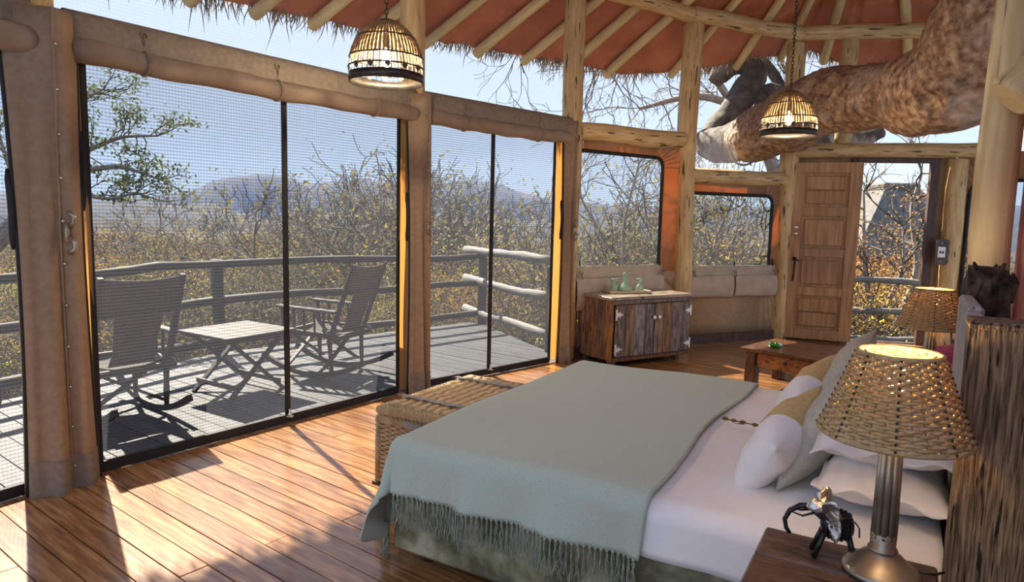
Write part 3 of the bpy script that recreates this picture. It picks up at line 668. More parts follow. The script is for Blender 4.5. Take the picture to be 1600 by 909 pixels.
thicken(mb.grid(thr, 90, 130).build('cloth', 'throw', tw), .006, 1)
tas = []
random.seed(21)
for q in range(6):
    mb = MB(); mb.lathe([(.004, .006), (.007, 0), (.005, -.008)], 6)
    for k in range(5):
        a = 2 * PI * k / 5 + q; l = random.uniform(.095, .15); cx, cy = math.cos(a) * .010, math.sin(a) * .007; ph = random.random() * 6
        mb.tube([(cx * .3 * j / 2 + .006 * math.sin(j * 1.7 + ph) * (j > 0), cy * .3 * j / 2, -l * j / 6) for j in range(7)], .0016, 4, False)
    tas.append(mb.mesh('tassel', 'fringe'))
for k in range(52): link('tassel', tas[k % 6], tw, thr(*[(k + .6) / 52.5 * (1 - HF / (HF + 1.07)) + HF / (HF + 1.07), 0]) + Vector((0, -.006, 0)), random.random() * 6)
for k in range(34): link('tassel', tas[(k * 5) % 6], tw, thr(0, (k + .4) / 34.5) + Vector((-.006, 0, .0)), random.random() * 6)

# ---- pillows and cushions
def pillow(w, h, t, pinch=.10, flange=0.0, seed=0, wr=.01, N=26):
    def z(u, v):
        a, b = min(1, abs(u) / (1 - flange)), min(1, abs(v) / (1 - flange)); q = max(0, (1 - a ** 2.6) * (1 - b ** 2.6)); return t / 2 * q ** .55 + .003
    vs = []
    for s in (1, -1):
        for i in range(N + 1):
            for j in range(N + 1):
                u, v = -1 + 2 * i / N, -1 + 2 * j / N
                x = w / 2 * u * (1 - pinch * (1 - v * v) * u * u); y = h / 2 * v * (1 - pinch * (1 - u * u) * v * v); zz = z(u, v)
                k = wr * (mnoise.noise((x * 9 + seed * 5, y * 9, s)) + .6 * mnoise.noise((x * 22, y * 22 + seed, s * 3))) * min(1, zz / .03)
                if flange and max(abs(u), abs(v)) > 1 - flange: k = .012 * math.sin((u + v) * 9 + seed)
                vs.append(Vector((x, y, s * zz + k)))
    n1 = N + 1; o = n1 * n1; F = []
    for i in range(N):
        for j in range(N):
            a = i * n1 + j; F.append(((a, a + n1, a + n1 + 1, a + 1), i)); F.append(((o + a, o + a + 1, o + a + n1 + 1, o + a + n1), i))
    rim = [(i, 0) for i in range(N)] + [(N, j) for j in range(N)] + [(i, N) for i in range(N, 0, -1)] + [(0, j) for j in range(N, 0, -1)]
    for q in range(len(rim)):
        a = rim[q][0] * n1 + rim[q][1]; b = rim[(q + 1) % len(rim)]; b = b[0] * n1 + b[1]; F.append(((b, a, o + a, o + b), min(rim[q][0], rim[(q + 1) % len(rim)][0], N - 1)))
    return vs, F, N
def cushion(name, label, loc, X, Y, w, h, t, mats, split=None, pinch=.1, flange=0., seed=0, wr=.01):
    X = Vector(X).normalized(); Y = (Vector(Y) - X * Vector(Y).dot(X)).normalized(); Z = X.cross(Y); M = Matrix((X, Y, Z)).transposed()
    vs, F, N = pillow(w, h, t, pinch, flange, seed, wr); vs = [M @ v for v in vs]; zmin = min(v.z for v in vs)
    loc = Vector(loc)
    if split is None:
        o = link(name, MB().add(vs, [f for f, j in F]).mesh(name, mats[0]), None, loc); return tag(o, label, 'pillow' if 'pillow' in name else 'cushion')
    root = thing(name, label, 'cushion', loc)
    for nm, mt, ok in (('white_panel', mats[0], lambda j: j < N * split), ('mustard_panel', mats[1], lambda j: j >= N * split)): MB().add(vs, [f for f, j in F if ok(j)]).build(nm, mt, root)
    a = N * split
    return root
def lean(al): return Vector((0, 0, math.cos(al))) + EV * math.sin(al)
cushion('bed_pillow', 'lower white flanged pillow of the stack beside the near lamp', ED(-.01, 2.66, .650), DV, -EV + Vector((0, 0, .04)), .74, .40, .17, ['pillowwhite'], flange=.07, seed=1, wr=.014)
cushion('bed_pillow', 'upper white flanged pillow of the stack beside the near lamp', ED(-.01, 2.67, .80), DV + Vector((0, 0, .05)), -EV + Vector((0, 0, -.02)), .76, .42, .17, ['pillowwhite'], flange=.09, seed=4, wr=.014)
cushion('bed_pillow', 'lower white pillow on the far side of the bed behind the cushions', ED(-.01, 3.52, .650), DV, -EV + Vector((0, 0, .04)), .74, .40, .17, ['pillowwhite'], flange=.07, seed=7)
cushion('bed_pillow', 'upper white pillow on the far side of the bed behind the cushions', ED(-.01, 3.52, .80), DV, -EV, .74, .40, .17, ['pillowwhite'], flange=.07, seed=9)
cushion('cushion', 'near square grey linen cushion leaning on the white pillows', ED(-.20, 2.69, .780), DV + EV * .05, lean(.5), .50, .50, .15, ['cushiongrey'], pinch=.12, seed=2, wr=.012)
cushion('cushion', 'far square grey linen cushion behind the near lampshade', ED(-.215, 3.42, .780), DV, lean(.5), .50, .50, .15, ['cushiongrey'], pinch=.12, seed=3, wr=.012)
cushion('cushion', 'near white and mustard cushion in front of the grey cushion', ED(-.355, 2.59, .700), DV * .94 + lean(.55) * .36, lean(.55), .46, .30, .16, ['pillowwhite', 'cushionyellow'], .46, seed=5)
cushion('cushion', 'far white and mustard cushion beyond the near grey cushion', ED(-.36, 3.33, .700), DV * .94 + lean(.55) * .36, lean(.55), .46, .30, .16, ['pillowwhite', 'cushionyellow'], .46, seed=6)
# twig of brown seed pods
tg = thing('dried_twig', 'dried twig with brown pods lying on the white sheet', 'twig', ED(-.55, 3.12, .582), -TH)
MB().tube([(-.13, .01, .006), (-.05, 0, .008), (.03, -.01, .008), (.13, .0, .006)], .0025, 5).build('stem', 'twig', tg)
for k, (x, y) in enumerate([(-.115, .008), (-.075, .0), (-.035, -.002), (.02, -.012), (.055, -.004), (.09, -.006), (.12, .008)]):
    M3 = Matrix.Rotation(PI / 2, 3, 'Y'); MB().lathe([(0, -.016), (.007, -.010), (.009, 0), (.006, .010), (0, .016)], 8, (x, y, .010), M=M3).build('pod', 'leafbrown', tg)
for x, y, a in ((-.07, -.03, .2), (.06, -.035, -.4), (.03, .03, 1.2)): MB().add([(x, y, .004), (x + .03 * math.cos(a), y + .03 * math.sin(a) - .006, .009), (x + .055 * math.cos(a), y + .055 * math.sin(a), .005), (x + .03 * math.cos(a), y + .03 * math.sin(a) + .007, .009)], [(0, 1, 2, 3)]).build('leaf', 'leafgreen', tg)

# ================================================================ HEADBOARD
hb = thing('headboard', 'rough sleeper headboard with a tall squared upright at the near end', 'headboard', ED(.27, 3.0), -TH)
def HL(e, d, z): return Vector((e - .27, d - 3.0, z))
def rough_box(e0, e1, d0, d1, z0, z1, amp, seed, nz_=30, top=0.0):
    mb = MB(); per = []
    for (a, b) in (((e0, d0), (e1, d0)), ((e1, d0), (e1, d1)), ((e1, d1), (e0, d1)), ((e0, d1), (e0, d0))):
        for k in range(6): per.append((a[0] + (b[0] - a[0]) * k / 6, a[1] + (b[1] - a[1]) * k / 6))
    vs = []; n = len(per)
    for i in range(nz_ + 1):
        t = i / nz_
        for (e, d) in per:
            q = amp * (mnoise.noise((e * 14 + seed, d * 14, t * (z1 - z0) * 2)) + .6 * mnoise.noise((e * 40 + seed, d * 40, t * 5)))
            ce, cd = (e0 + e1) / 2, (d0 + d1) / 2; f = 1 + q / .1 * .5; zz = z0 + (z1 - z0) * t + (top * mnoise.noise((e * 22, d * 22, seed)) if i == nz_ else 0)
            vs.append(HL(ce + (e - ce) * f, cd + (d - cd) * f, zz))
    fs = [(i * n + k, i * n + (k + 1) % n, (i + 1) * n + (k + 1) % n, (i + 1) * n + k) for i in range(nz_) for k in range(n)]
    fs.append(tuple(range(n - 1, -1, -1))); c = len(vs); vs.append(HL((e0 + e1) / 2, (d0 + d1) / 2, z1 + top * .5)); fs += [(nz_ * n + k, nz_ * n + (k + 1) % n, c) for k in range(n)]
    return mb.add(vs, fs, smooth=False)
nu = rough_box(.150, .335, 1.98, 2.10, .0, 1.255, .010, 1).build('near_upright', 'sleeper', hb)
MB().box(HL(.245, 2.04, 1.262), (.20, .135, .022), None, .008).build('cap', 'sleeper', nu)
rough_box(.27, .44, 3.85, 4.10, .0, 1.25, .05, 3, 40, top=.13).build('far_upright', 'charwood', hb)
random.seed(77)
for k in range(16):
    e_, d_ = random.uniform(.29, .42), random.uniform(3.87, 4.07); MB().tube([HL(e_, d_, 1.16), HL(e_ + jit(.03), d_ + jit(.03), 1.25), HL(e_ + jit(.04), d_ + jit(.04), 1.25 + random.uniform(.0, .09))], [.035, .024, .006], 6, smooth=False).build('splinter', 'charwood', hb)
mb = MB()
for k in range(5): MB().box(HL(.215 + .012 * k, 2.105 + .35 * k + .175, .60 + .012 * (k % 2)), (.06, .343, 1.16), None, .012).build('upright_plank', 'greywood', hb)

# ================================================================ LAMPS
LAMP = {}
def lamp_parts(root):
    if not LAMP:
        LAMP['base'] = MB().lathe([(.092, 0), (.092, .008), (.085, .016), (.080, .018), (.068, .030), (.062, .032), (.050, .046), (.030, .058), (.026, .066)], 32).mesh('base', 'bronze')
        LAMP['collar'] = MB().lathe([(.034, .060), (.036, .064), (.034, .068), (.030, .070), (.031, .105), (.026, .108)], 20).mesh('collar', 'bronze')
        mb = MB(); mb.tube([(0, 0, .08), (0, 0, .42)], [.020, .017], 12)
        for k in range(9): a = 2 * PI * k / 9; mb.tube([(math.cos(a) * .023, math.sin(a) * .023, .095), (math.cos(a) * .0195, math.sin(a) * .0195, .42)], [.0085, .0075], 7)
        LAMP['column'] = mb.mesh('column', 'bronze')
        LAMP['socket'] = MB().lathe([(.018, .415), (.022, .42), (.022, .47), (.014, .475)], 14).mesh('socket', 'darkmetal')
        LAMP['bulb'] = MB().lathe([(.010, .472), (.014, .485), (.026, .51), (.028, .525), (.022, .543), (0, .552)], 14).mesh('bulb', 'bulb')
        mb = MB(); R = 27; ns = 34; z0, z1, ra, rb = .375, .575, .172, .095
        for i in range(R):
            t = i / (R - 1); z = z0 + (z1 - z0) * t; r = ra + (rb - ra) * (t ** .92); seg = ns * 4; pts = []
            for k in range(seg + 1):
                a = 2 * PI * k / seg; w_ = math.cos(a * ns / 2 + (i % 2) * PI); pts.append((math.cos(a) * (r + .0035 * w_), math.sin(a) * (r + .0035 * w_), z + .0016 * math.sin(a * ns + i)))
            mb.tube(pts, .0047, 4, False)
        LAMP['shade'] = mb.mesh('woven_shade', 'rope')
        mb = MB()
        for k in range(ns): a = 2 * PI * k / ns; mb.tube([(math.cos(a) * ra, math.sin(a) * ra, z0), (math.cos(a) * (ra + (rb - ra) * .53), math.sin(a) * (ra + (rb - ra) * .53), (z0 + z1) / 2), (math.cos(a) * rb, math.sin(a) * rb, z1)], .0022, 4, False)
        LAMP['stakes'] = mb.mesh('stakes', 'wickerdark')
        for nm, r, z, q in (('bottom_rim', ra, z0 - .004, .0065), ('top_rim', rb, z1 + .004, .0060)):
            mb = MB(); mb.tube([(math.cos(2 * PI * k / 48) * r, math.sin(2 * PI * k / 48) * r, z) for k in range(49)], q, 7, False); LAMP[nm] = mb.mesh(nm, 'rope')
        mb = MB()
        for k in range(8):
            a = 2 * PI * k / 8 + .3
            for i in range(0, R, 2): t = i / (R - 1); r = ra + (rb - ra) * t ** .92 + .005; mb.box((math.cos(a) * r, math.sin(a) * r, z0 + (z1 - z0) * t), (.004, .004, .006))
        LAMP['stitches'] = mb.mesh('stitches', 'ropeknot')
        mb = MB()
        for k in range(3): a = 2 * PI * k / 3; mb.tube([(0, 0, .47), (math.cos(a) * rb, math.sin(a) * rb, z1)], .002, 5)
        LAMP['frame'] = mb.mesh('spider_frame', 'darkmetal')
    for nm in ('base', 'column', 'collar', 'socket', 'bulb'): link(LAMP[nm].name, LAMP[nm], root)
    s = link('woven_shade', LAMP['shade'], root)
    for nm in ('stakes', 'bottom_rim', 'top_rim', 'stitches', 'frame'):
        o = link(LAMP[nm].name, LAMP[nm], s)
        if nm in ('stakes', 'stitches'): o['kind'] = 'stuff'
def bulb_light(name, loc, e, parent, col=(1, .78, .52), r=.03):
    ld = bpy.data.lights.new(name, 'POINT'); ld.energy = e; ld.color = col; ld.shadow_soft_size = r; o = bpy.data.objects.new(name, ld); COL.objects.link(o); o.parent = parent; o.location = loc; return o
l1 = thing('table_lamp', 'woven rope shade lamp on the near bedside table beside the metal elephant', 'lamp', ED(.005, 1.93, .603)); lamp_parts(l1); bulb_light('lamp_light', (0, 0, .53), 3, l1)
MB().tube([(.085, -.01, .008), (.13, -.02, .006), (.18, .0, .005), (.22, -.06, .005)], .0035, 6).build('cord', 'blackmetal', l1)
l2 = thing('table_lamp', 'woven rope shade lamp standing beyond the bed near the doorway', 'lamp', ED(.15, 4.38, .575)); lamp_parts(l2); bulb_light('lamp_light', (0, 0, .53), 3, l2)

# ---- bedside tables
def bedside(label, e0, e1, d0, d1, z):
    t = thing('bedside_table', label, 'table', ED((e0 + e1) / 2, (d0 + d1) / 2), -TH); w_, h_ = e1 - e0, d1 - d0; n = 3; pw = h_ / n
    for k in range(n): MB().box((jit(.006), -h_ / 2 + pw * (k + .5), z - .025 + jit(.002)), (w_, pw - .004, .05), None, .006).build('top_plank', 'nightwood', t)
    for x in (-1, 1):
        for y in (-1, 1): MB().box((x * (w_ / 2 - .05), y * (h_ / 2 - .05), (z - .05) / 2), (.07, .07, z - .05), None, .006).build('leg', 'nightwood', t)
    for y in (-1, 1): MB().box((0, y * (h_ / 2 - .05), z - .11), (w_ - .17, .03, .11)).build('apron', 'nightwood', t)
    for x in (-1, 1): MB().box((x * (w_ / 2 - .05), 0, z - .11), (.03, h_ - .17, .11)).build('apron', 'nightwood', t)
    return t
bedside('dark plank bedside table with the metal elephant in the foreground', -.295, .140, 1.50, 2.055, .60)
bedside('bedside table on the far side of the bed under the second lamp', -.02, .26, 4.18, 4.60, .572)

# ---- metal elephant
el = thing('elephant_sculpture', 'small elephant sculpture of black chain and crumpled silver metal', 'sculpture', ED(-.135, 1.95, .601), -TH + .25); el.scale = (.86,) * 3
body = MB(); body.lathe([(0, -.05), (.024, -.045), (.042, -.025), (.046, 0), (.042, .025), (.026, .045), (0, .05)], 16, (.035, 0, .105), M=Matrix.Rotation(PI / 2, 3, 'Y')); bo = body.build('body', 'blackmetal', el)
ch = MB()
for i in range(7):
    x = -.036 + .012 * i; r = .048 * math.sqrt(max(.1, 1 - (x / .056) ** 2))
    for k in range(18): a = 2 * PI * (k + .5 * (i % 2)) / 18; ch.lathe([(0, -.005), (.0055, 0), (0, .005)], 6, (.035 + x, math.cos(a) * r, .105 + math.sin(a) * r))
q = ch.build('chain_links', 'blackmetal', bo); q['kind'] = 'stuff'
for x, y, dx in ((-.002, .022, -.028), (-.002, -.022, -.028), (.068, .02, .022), (.068, -.02, .022)): MB().tube([(x + dx, y * 1.3, 0), (x, y, .082)], .0075, 10).build('leg', 'blackmetal', el)
MB().tube([(.0, 0, .135), (-.05, 0, .17)], [.026, .021], 16).build('head', 'crumpled', el)
MB().tube([(-.040, 0, .155), (-.075, .004, .150), (-.105, .006, .128), (-.118, .006, .098), (-.112, .004, .070), (-.10, .002, .055)], [.010, .009, .008, .0075, .007, .006], 10).build('trunk', 'blackmetal', el)
for s in (-1, 1):
    MB().tube([(-.035, s * .014, .140), (-.07, s * .022, .128), (-.105, s * .016, .135)], [.004, .0035, .002], 7).build('tusk', 'blackmetal', el)
    pts = [(0, 0), (.012, .028), (.002, .055), (-.03, .062), (-.052, .04), (-.05, .008), (-.028, -.014)]
    Mx = Matrix.Translation((.0, s * .018, .120)) @ Matrix.Rotation(s * -1.0, 4, 'X') @ Matrix.Rotation(PI / 2, 4, 'X') if False else None
    ear = MB()
    def ef(u, v): 
        a = -1.0 + 3.4 * u; r = .072 * v * (1 + .12 * math.sin(u * 13)); return (-.010 + .45 * r * math.cos(a) + .012 * v, s * (.014 + .022 * v + r * .45 * abs(math.cos(a * .5))), .132 + r * math.sin(a) * .95 + .005 * math.sin(u * 11 + v * 5))
    thicken(ear.grid(ef, 14, 6).build('ear', 'crumpled', el), .0015)
MB().tube([(.085, 0, .12), (.10, .004, .10), (.102, .004, .07)], .0025, 6).build('tail', 'blackmetal', el)

# ================================================================ PENDANT LAMPS
PEN = {}
def pendant(label, loc, chain):
    root = thing('pendant_lamp', label, 'lamp', loc)
    if not PEN:
        prof = [(.075, .345), (.115, .318), (.152, .28), (.182, .235), (.203, .185), (.214, .135), (.218, .085)]
        def pr(t):
            x = t * (len(prof) - 1); i = min(int(x), len(prof) - 2); f = x - i; return prof[i][0] * (1 - f) + prof[i + 1][0] * f, prof[i][1] * (1 - f) + prof[i + 1][1] * f
        mb = MB(); ns = 56
        for k in range(ns):
            a = 2 * PI * k / ns; mb.tube([(math.cos(a) * pr(t)[0], math.sin(a) * pr(t)[0], pr(t)[1]) for t in [j / 16 * .80 for j in range(17)]], [.0068 + .0018 * math.sin(j * 2.6 + k) for j in range(17)], 5, False)
        PEN['dome'] = mb.mesh('woven_dome', 'wickerdark')
        for nm, t, q in (('wire_ring', .42, .005), ('wire_ring', .80, .005), ('wire_ring', 1.0, .005)):
            mb = MB(); r, z = pr(t); mb.tube([(math.cos(2 * PI * k / 40) * (r + .006), math.sin(2 * PI * k / 40) * (r + .006), z) for k in range(41)], q, 6, False); PEN['ring%.2f' % t] = mb.mesh(nm, 'darkmetal')
        PEN['cap'] = MB().lathe([(0, .372), (.03, .370), (.07, .356), (.084, .340), (.078, .336), (0, .350)], 24).mesh('cap', 'darkmetal')
        PEN['band'] = MB().lathe([(.222, .0), (.222, .05), (.216, .05), (.216, .0)], 48, closed=True).mesh('rim_band', 'darkmetal')
        PEN['dia'] = MB().prism([(0, -.022), (.019, 0), (0, .022), (-.019, 0)], .004, Matrix.Rotation(PI / 2, 4, 'X')).mesh('diamond', 'darkmetal')
        mb = MB()
        for k in range(40): a = 2 * PI * k / 40; mb.tube([(math.cos(a) * .219, math.sin(a) * .219, .05), (math.cos(a) * .219, math.sin(a) * .219, .095), (math.cos(a) * .211, math.sin(a) * .211, .155)], .0022, 4, False)
        PEN['wires'] = mb.mesh('cage_wires', 'darkmetal')
        PEN['bulb'] = MB().lathe([(.012, .21), (.02, .17), (.028, .135), (.024, .105), (0, .092)], 14).mesh('bulb', 'bulb')
        PEN['socket'] = MB().lathe([(.012, .35), (.018, .26), (.018, .205)], 12).mesh('socket', 'darkmetal')
    for nm in ('cap', 'band', 'wires', 'bulb', 'socket'): link(PEN[nm].name, PEN[nm], root)
    dm = link('woven_dome', PEN['dome'], root)
    for nm in PEN:
        if nm.startswith('ring'): link('wire_ring', PEN[nm], dm)
    for k in range(14): a = 2 * PI * k / 14; link('diamond', PEN['dia'], root, (math.cos(a) * .222, math.sin(a) * .222, .074), a + PI / 2)
    mb = MB(); z = .37; i = 0
    while z < chain:
        P_ = [(math.cos(a) * .011, 0, z + .017 + math.sin(a) * .019) for a in [2 * PI * q / 10 for q in range(11)]]; P_ = P_ if i % 2 else [(0, x, zz) for x, _, zz in P_]
        mb.tube(P_, .0032, 5, False); z += .029; i += 1
    c = mb.build('chain', 'darkmetal', root); c['kind'] = 'stuff'
    return root
pA = pendant('hanging basket lamp with diamond band in front of the screen wall post', (-.785, 4.15, 2.275), 1.9); bulb_light('pendant_light', (0, 0, .12), 75, pA)
pB = pendant('hanging basket lamp in front of the thick tree limb', (2.24, 5.65, 2.205), 2.6); bulb_light('pendant_light', (0, 0, .12), 60, pB)

# ================================================================ WICKER CHEST
bk = thing('wicker_chest', 'woven wicker chest with leather straps at the foot of the bed', 'chest', ED(-2.22, 3.21), -TH)
bw, bl_, bh = .46, .90, .45
sides = MB()
rows = 26
for i in range(rows):
    z = .05 + i * .0125
    for (x0, y0, x1, y1) in ((-bw / 2, -bl_ / 2, bw / 2, -bl_ / 2), (-bw / 2, bl_ / 2, bw / 2, bl_ / 2), (-bw / 2, -bl_ / 2, -bw / 2, bl_ / 2), (bw / 2, -bl_ / 2, bw / 2, bl_ / 2)):
        L = math.hypot(x1 - x0, y1 - y0); n = int(L / .0175); nx, ny = (y1 - y0) / L, -(x1 - x0) / L
        sides.tube([(x0 + (x1 - x0) * k / n + nx * .006 * math.cos(PI * k / 2 + i * PI), y0 + (y1 - y0) * k / n + ny * .006 * math.cos(PI * k / 2 + i * PI), z) for k in range(n + 1)], .0056, 4, False)
sd_ = sides.build('woven_sides', 'wicker', bk); sd_['kind'] = 'stuff'
MB().box((0, 0, .21), (bw - .02, bl_ - .02, .36)).build('lining', 'wickerdark', bk)
for x in (-1, 1):
    for y in (-1, 1): MB().tube([(x * bw / 2, y * bl_ / 2, .0), (x * bw / 2, y * bl_ / 2, .39)], .018, 10).build('corner_post', 'wickerwrap', bk)
MB().box((0, 0, .372), (bw + .02, bl_ + .02, .05), None, .008).build('top_border', 'wickerwrap', bk)
for x in (-1, 1): MB().box((x * bw / 2, 0, .025), (.03, bl_, .03), None, .008).build('bottom_border', 'wickerwrap', bk)
for y in (-1, 1): MB().box((0, y * bl_ / 2, .025), (bw, .03, .03), None, .008).build('bottom_border', 'wickerwrap', bk)
ld_ = MB().box((0, 0, .422), (bw + .03, bl_ + .03, .046), None, .012).build('lid', 'wickerwrap', bk)
for k in range(7): 
    x = -bw / 2 + .055 + k * (bw - .11) / 6; MB().tube([(x, -bl_ / 2 + .05 + .9 * bl_ * j / 20 * .99, .446 + .004 * math.sin(j * 1.9 + k)) for j in range(21)], [.024 + .003 * math.sin(j * 2.3 + k * 2) for j in range(21)], 10, flat=.55).build('lid_ridge', 'wicker', ld_)
for y in (-.27, .27): MB().grid(lambda u, v: (-bw / 2 - .012 + (bw + .01) * u, y + .02 * (v * 2 - 1), .468 + .003 * math.sin(u * 30) - .02 * max(0, .06 - u) * 10), 30, 2).build('leather_strap', 'leather', ld_)
MB().box((.02, -bl_ / 2 - .014, .375), (.12, .012, .035), None, .004).build('leather_tab', 'leather', bk)
for x in (-1, 1):
    for y in (-1, 1): MB().box((x * (bw / 2 - .0), y * (bl_ / 2), .008), (.05, .05, .016)).build('foot', 'darkframe', bk)
# ================================================================ PLANK CABINET
cb = thing('cabinet', 'low cabinet of reclaimed planks with silver fleur hinges', 'cabinet', (1.01, 6.66, 0), math.radians(31.3))
CW, CD, Z0, Z1 = 1.085, .58, .06, .685
bd = MB().box((CW / 2, CD / 2 + .01, (Z0 + Z1) / 2), (CW - .05, CD - .06, Z1 - Z0 - .02)).build('carcass', 'cabwood', cb)
random.seed(4)
x = 0; n = 5
for k in range(n): w_ = CD / n; MB().box((.012, w_ * (k + .5), (Z0 + Z1) / 2), (.028 + jit(.004), w_ - .005, Z1 - Z0), None, .004).build('side_plank', 'cabwood', cb)
for k in range(n): MB().box((CW - .012, w_ * (k + .5), (Z0 + Z1) / 2), (.028, w_ - .005, Z1 - Z0), None, .004).build('side_plank', 'cabwood', cb)
for z in (Z0 + .02, Z1 - .022): MB().box((CW / 2, -.006, z), (CW, .03, .04), None, .005).build('front_rail', 'cabwood', cb)
for k in range(3): MB().box((CW / 2 + jit(.006), CD / 3 * (k + .5) - .008, Z1 + .016), (CW + .04, CD / 3 - .003, .034), None, .006).build('top_board', 'cabtop', cb)
def fleur():
    pts = [(0, -.055), (.018, -.055), (.018, -.030), (.030, -.018), (.044, -.018), (.052, -.034), (.060, -.022), (.054, -.010), (.078, -.010), (.096, 0)]
    return pts + [(a, -b) for a, b in reversed(pts[:-1])]
for s, (xa, xb) in enumerate(((.03, CW / 2 - .004), (CW / 2 + .004, CW - .03))):
    door = bpy.data.objects.new('cabinet_door', None); COL.objects.link(door); door.parent = cb; ws = [.24, .24, .28, .24]; xx = xa
    for q in ws:
        w_ = (xb - xa) * q; MB().box((xx + w_ / 2, -.016 + jit(.003), (Z0 + Z1) / 2), (w_ - .004, .026, Z1 - Z0 - .095), None, .004).build('door_plank', 'cabwood', door); xx += w_
    for z in (Z0 + .13, Z1 - .14):
        M_ = Matrix.Translation((xa - .012 if s == 0 else xb + .012, -.032, z)) @ Matrix.Rotation(PI / 2, 4, 'X') @ (Matrix.Identity(4) if s == 0 else Matrix.Scale(-1, 4, (1, 0, 0)))
        MB().prism(fleur(), .005, M_).build('hinge', 'silverpaint', door)
    kx = xb - .03 if s == 0 else xa + .03
    MB().lathe([(.012, 0), (.009, .015), (.010, .03)], 12, (kx, -.03, .50), M=Matrix.Rotation(PI / 2, 3, 'X')).build('knob_stem', 'blackmetal', door)
    MB().lathe([(.010, .028), (.020, .034), (.021, .044), (.012, .050), (0, .051)], 14, (kx, -.03, .50), M=Matrix.Rotation(PI / 2, 3, 'X')).build('knob', 'porcelain', door)
for x in (.08, CW - .10):
    for y in (.09, CD - .06): MB().box((x, y, Z0 / 2), (.06, .06, Z0), None, .004).build('foot', 'cabwood', cb)
def cabpt(x, y, z=Z1 + .033): a = math.radians(31.3); return Vector((1.01 + x * math.cos(a) - y * math.sin(a), 6.66 + x * math.sin(a) + y * math.cos(a), z))
ty = thing('serving_tray', 'wooden tray carrying green glassware on the cabinet top', 'tray', cabpt(.45, .33), math.radians(31.3 - 14))
MB().box((0, 0, .010), (.46, .24, .012), None, .003).build('tray_bed', 'traywood', ty)
for (x, y, a, b) in ((0, -.125, .47, .014), (0, .125, .47, .014), (-.235, 0, .014, .26), (.235, 0, .014, .26)): MB().box((x, y, .016), (a, b, .026), None, .004).build('tray_edge', 'traywood', ty)
ca = thing('carafe', 'green glass carafe with round stopper between two glasses', 'carafe', cabpt(.45, .35, Z1 + .049))
MB().lathe([(.045, 0), (.075, .008), (.080, .025), (.062, .05), (.032, .075), (.019, .095), (.018, .13), (.024, .15)], 24).build('vessel', 'greenglass', ca)
MB().lathe([(.017, .148), (.020, .156), (.026, .172), (.024, .19), (0, .20)], 16).build('stopper', 'greenglass', ca)
def goblet(label, loc):
    g = thing('wine_glass', label, 'glass', loc)
    MB().lathe([(.034, 0), (.036, .02), (.034, .055), (.018, .075)], 18).build('foot', 'greenglass', g); MB().lathe([(.014, .072), (.012, .095)], 12).build('stem', 'greenglass', g)
    MB().lathe([(.012, .094), (.022, .105), (.032, .122), (.036, .135)], 18).build('bowl', 'greenglass', g); return g
goblet('green glass goblet standing left of the carafe', cabpt(.31, .36, Z1 + .049)); goblet('green glass goblet standing right of the carafe', cabpt(.585, .27, Z1 + .049))

# ================================================================ COFFEE TABLE
ct = thing('coffee_table', 'square dark wooden coffee table with a drawer in front of the door', 'table', (2.60, 5.98, 0), math.radians(-45))
for k in range(4): MB().box((0, -.28 + .1867 * k, .362 + jit(.002)), (.75, .183, .034), None, .007).build('top_plank', 'tablewood', ct)
for x in (-1, 1):
    for y in (-1, 1): MB().box((x * .29, y * .29, .172), (.10, .10, .344), None, .008).build('leg', 'tablewood', ct)
for x in (-1, 1): MB().box((x * .30, 0, .28), (.03, .48, .12), None, .004).build('apron', 'tablewood', ct)
MB().box((0, .30, .28), (.48, .03, .12), None, .004).build('apron', 'tablewood', ct)
dr = MB().box((0, -.305, .278), (.476, .03, .125), None, .006).build('drawer', 'orangewood', ct)
MB().lathe([(.010, 0), (.010, .008), (.016, .016), (.014, .024), (0, .027)], 14, (.02, -.32, .285), M=Matrix.Rotation(PI / 2, 3, 'X')).build('knob', 'darkmetal', dr)
tag(link('ashtray', MB().lathe([(0, .006), (.045, .006), (.048, .03), (.060, .034), (.062, .028), (.060, .004), (.052, 0), (0, 0)], 24).mesh('ashtray', 'limeglass'), None, (2.40, 6.02, .381)), 'round bright green glass ashtray on the coffee table', 'ashtray')

# ================================================================ PINK ARMCHAIR (mostly hidden behind the headboard)
pk = thing('armchair', 'pink upholstered armchair peeking out beyond the far lamp', 'armchair', ED(.30, 5.35), -TH + .35)
MB().box((0, 0, .24), (.66, .62, .34), None, .05).build('seat_base', 'pinkcloth', pk)
MB().box((.0, .0, .44), (.50, .50, .12), None, .05).build('seat_cushion', 'pinkcloth', pk)
MB().bar((.26, 0, .36), (.36, 0, .92), .64, .14, up=(1, 0, 0), bev=.05).build('backrest', 'pinkcloth', pk)
for y in (-1, 1): MB().bar((-.32, y * .29, .52), (.26, y * .29, .60), .11, .16, bev=.04).build('armrest', 'pinkcloth', pk)
for x in (-1, 1):
    for y in (-1, 1): MB().tube([(x * .27, y * .25, 0), (x * .26, y * .24, .09)], [.018, .025], 8).build('leg', 'darkframe', pk)

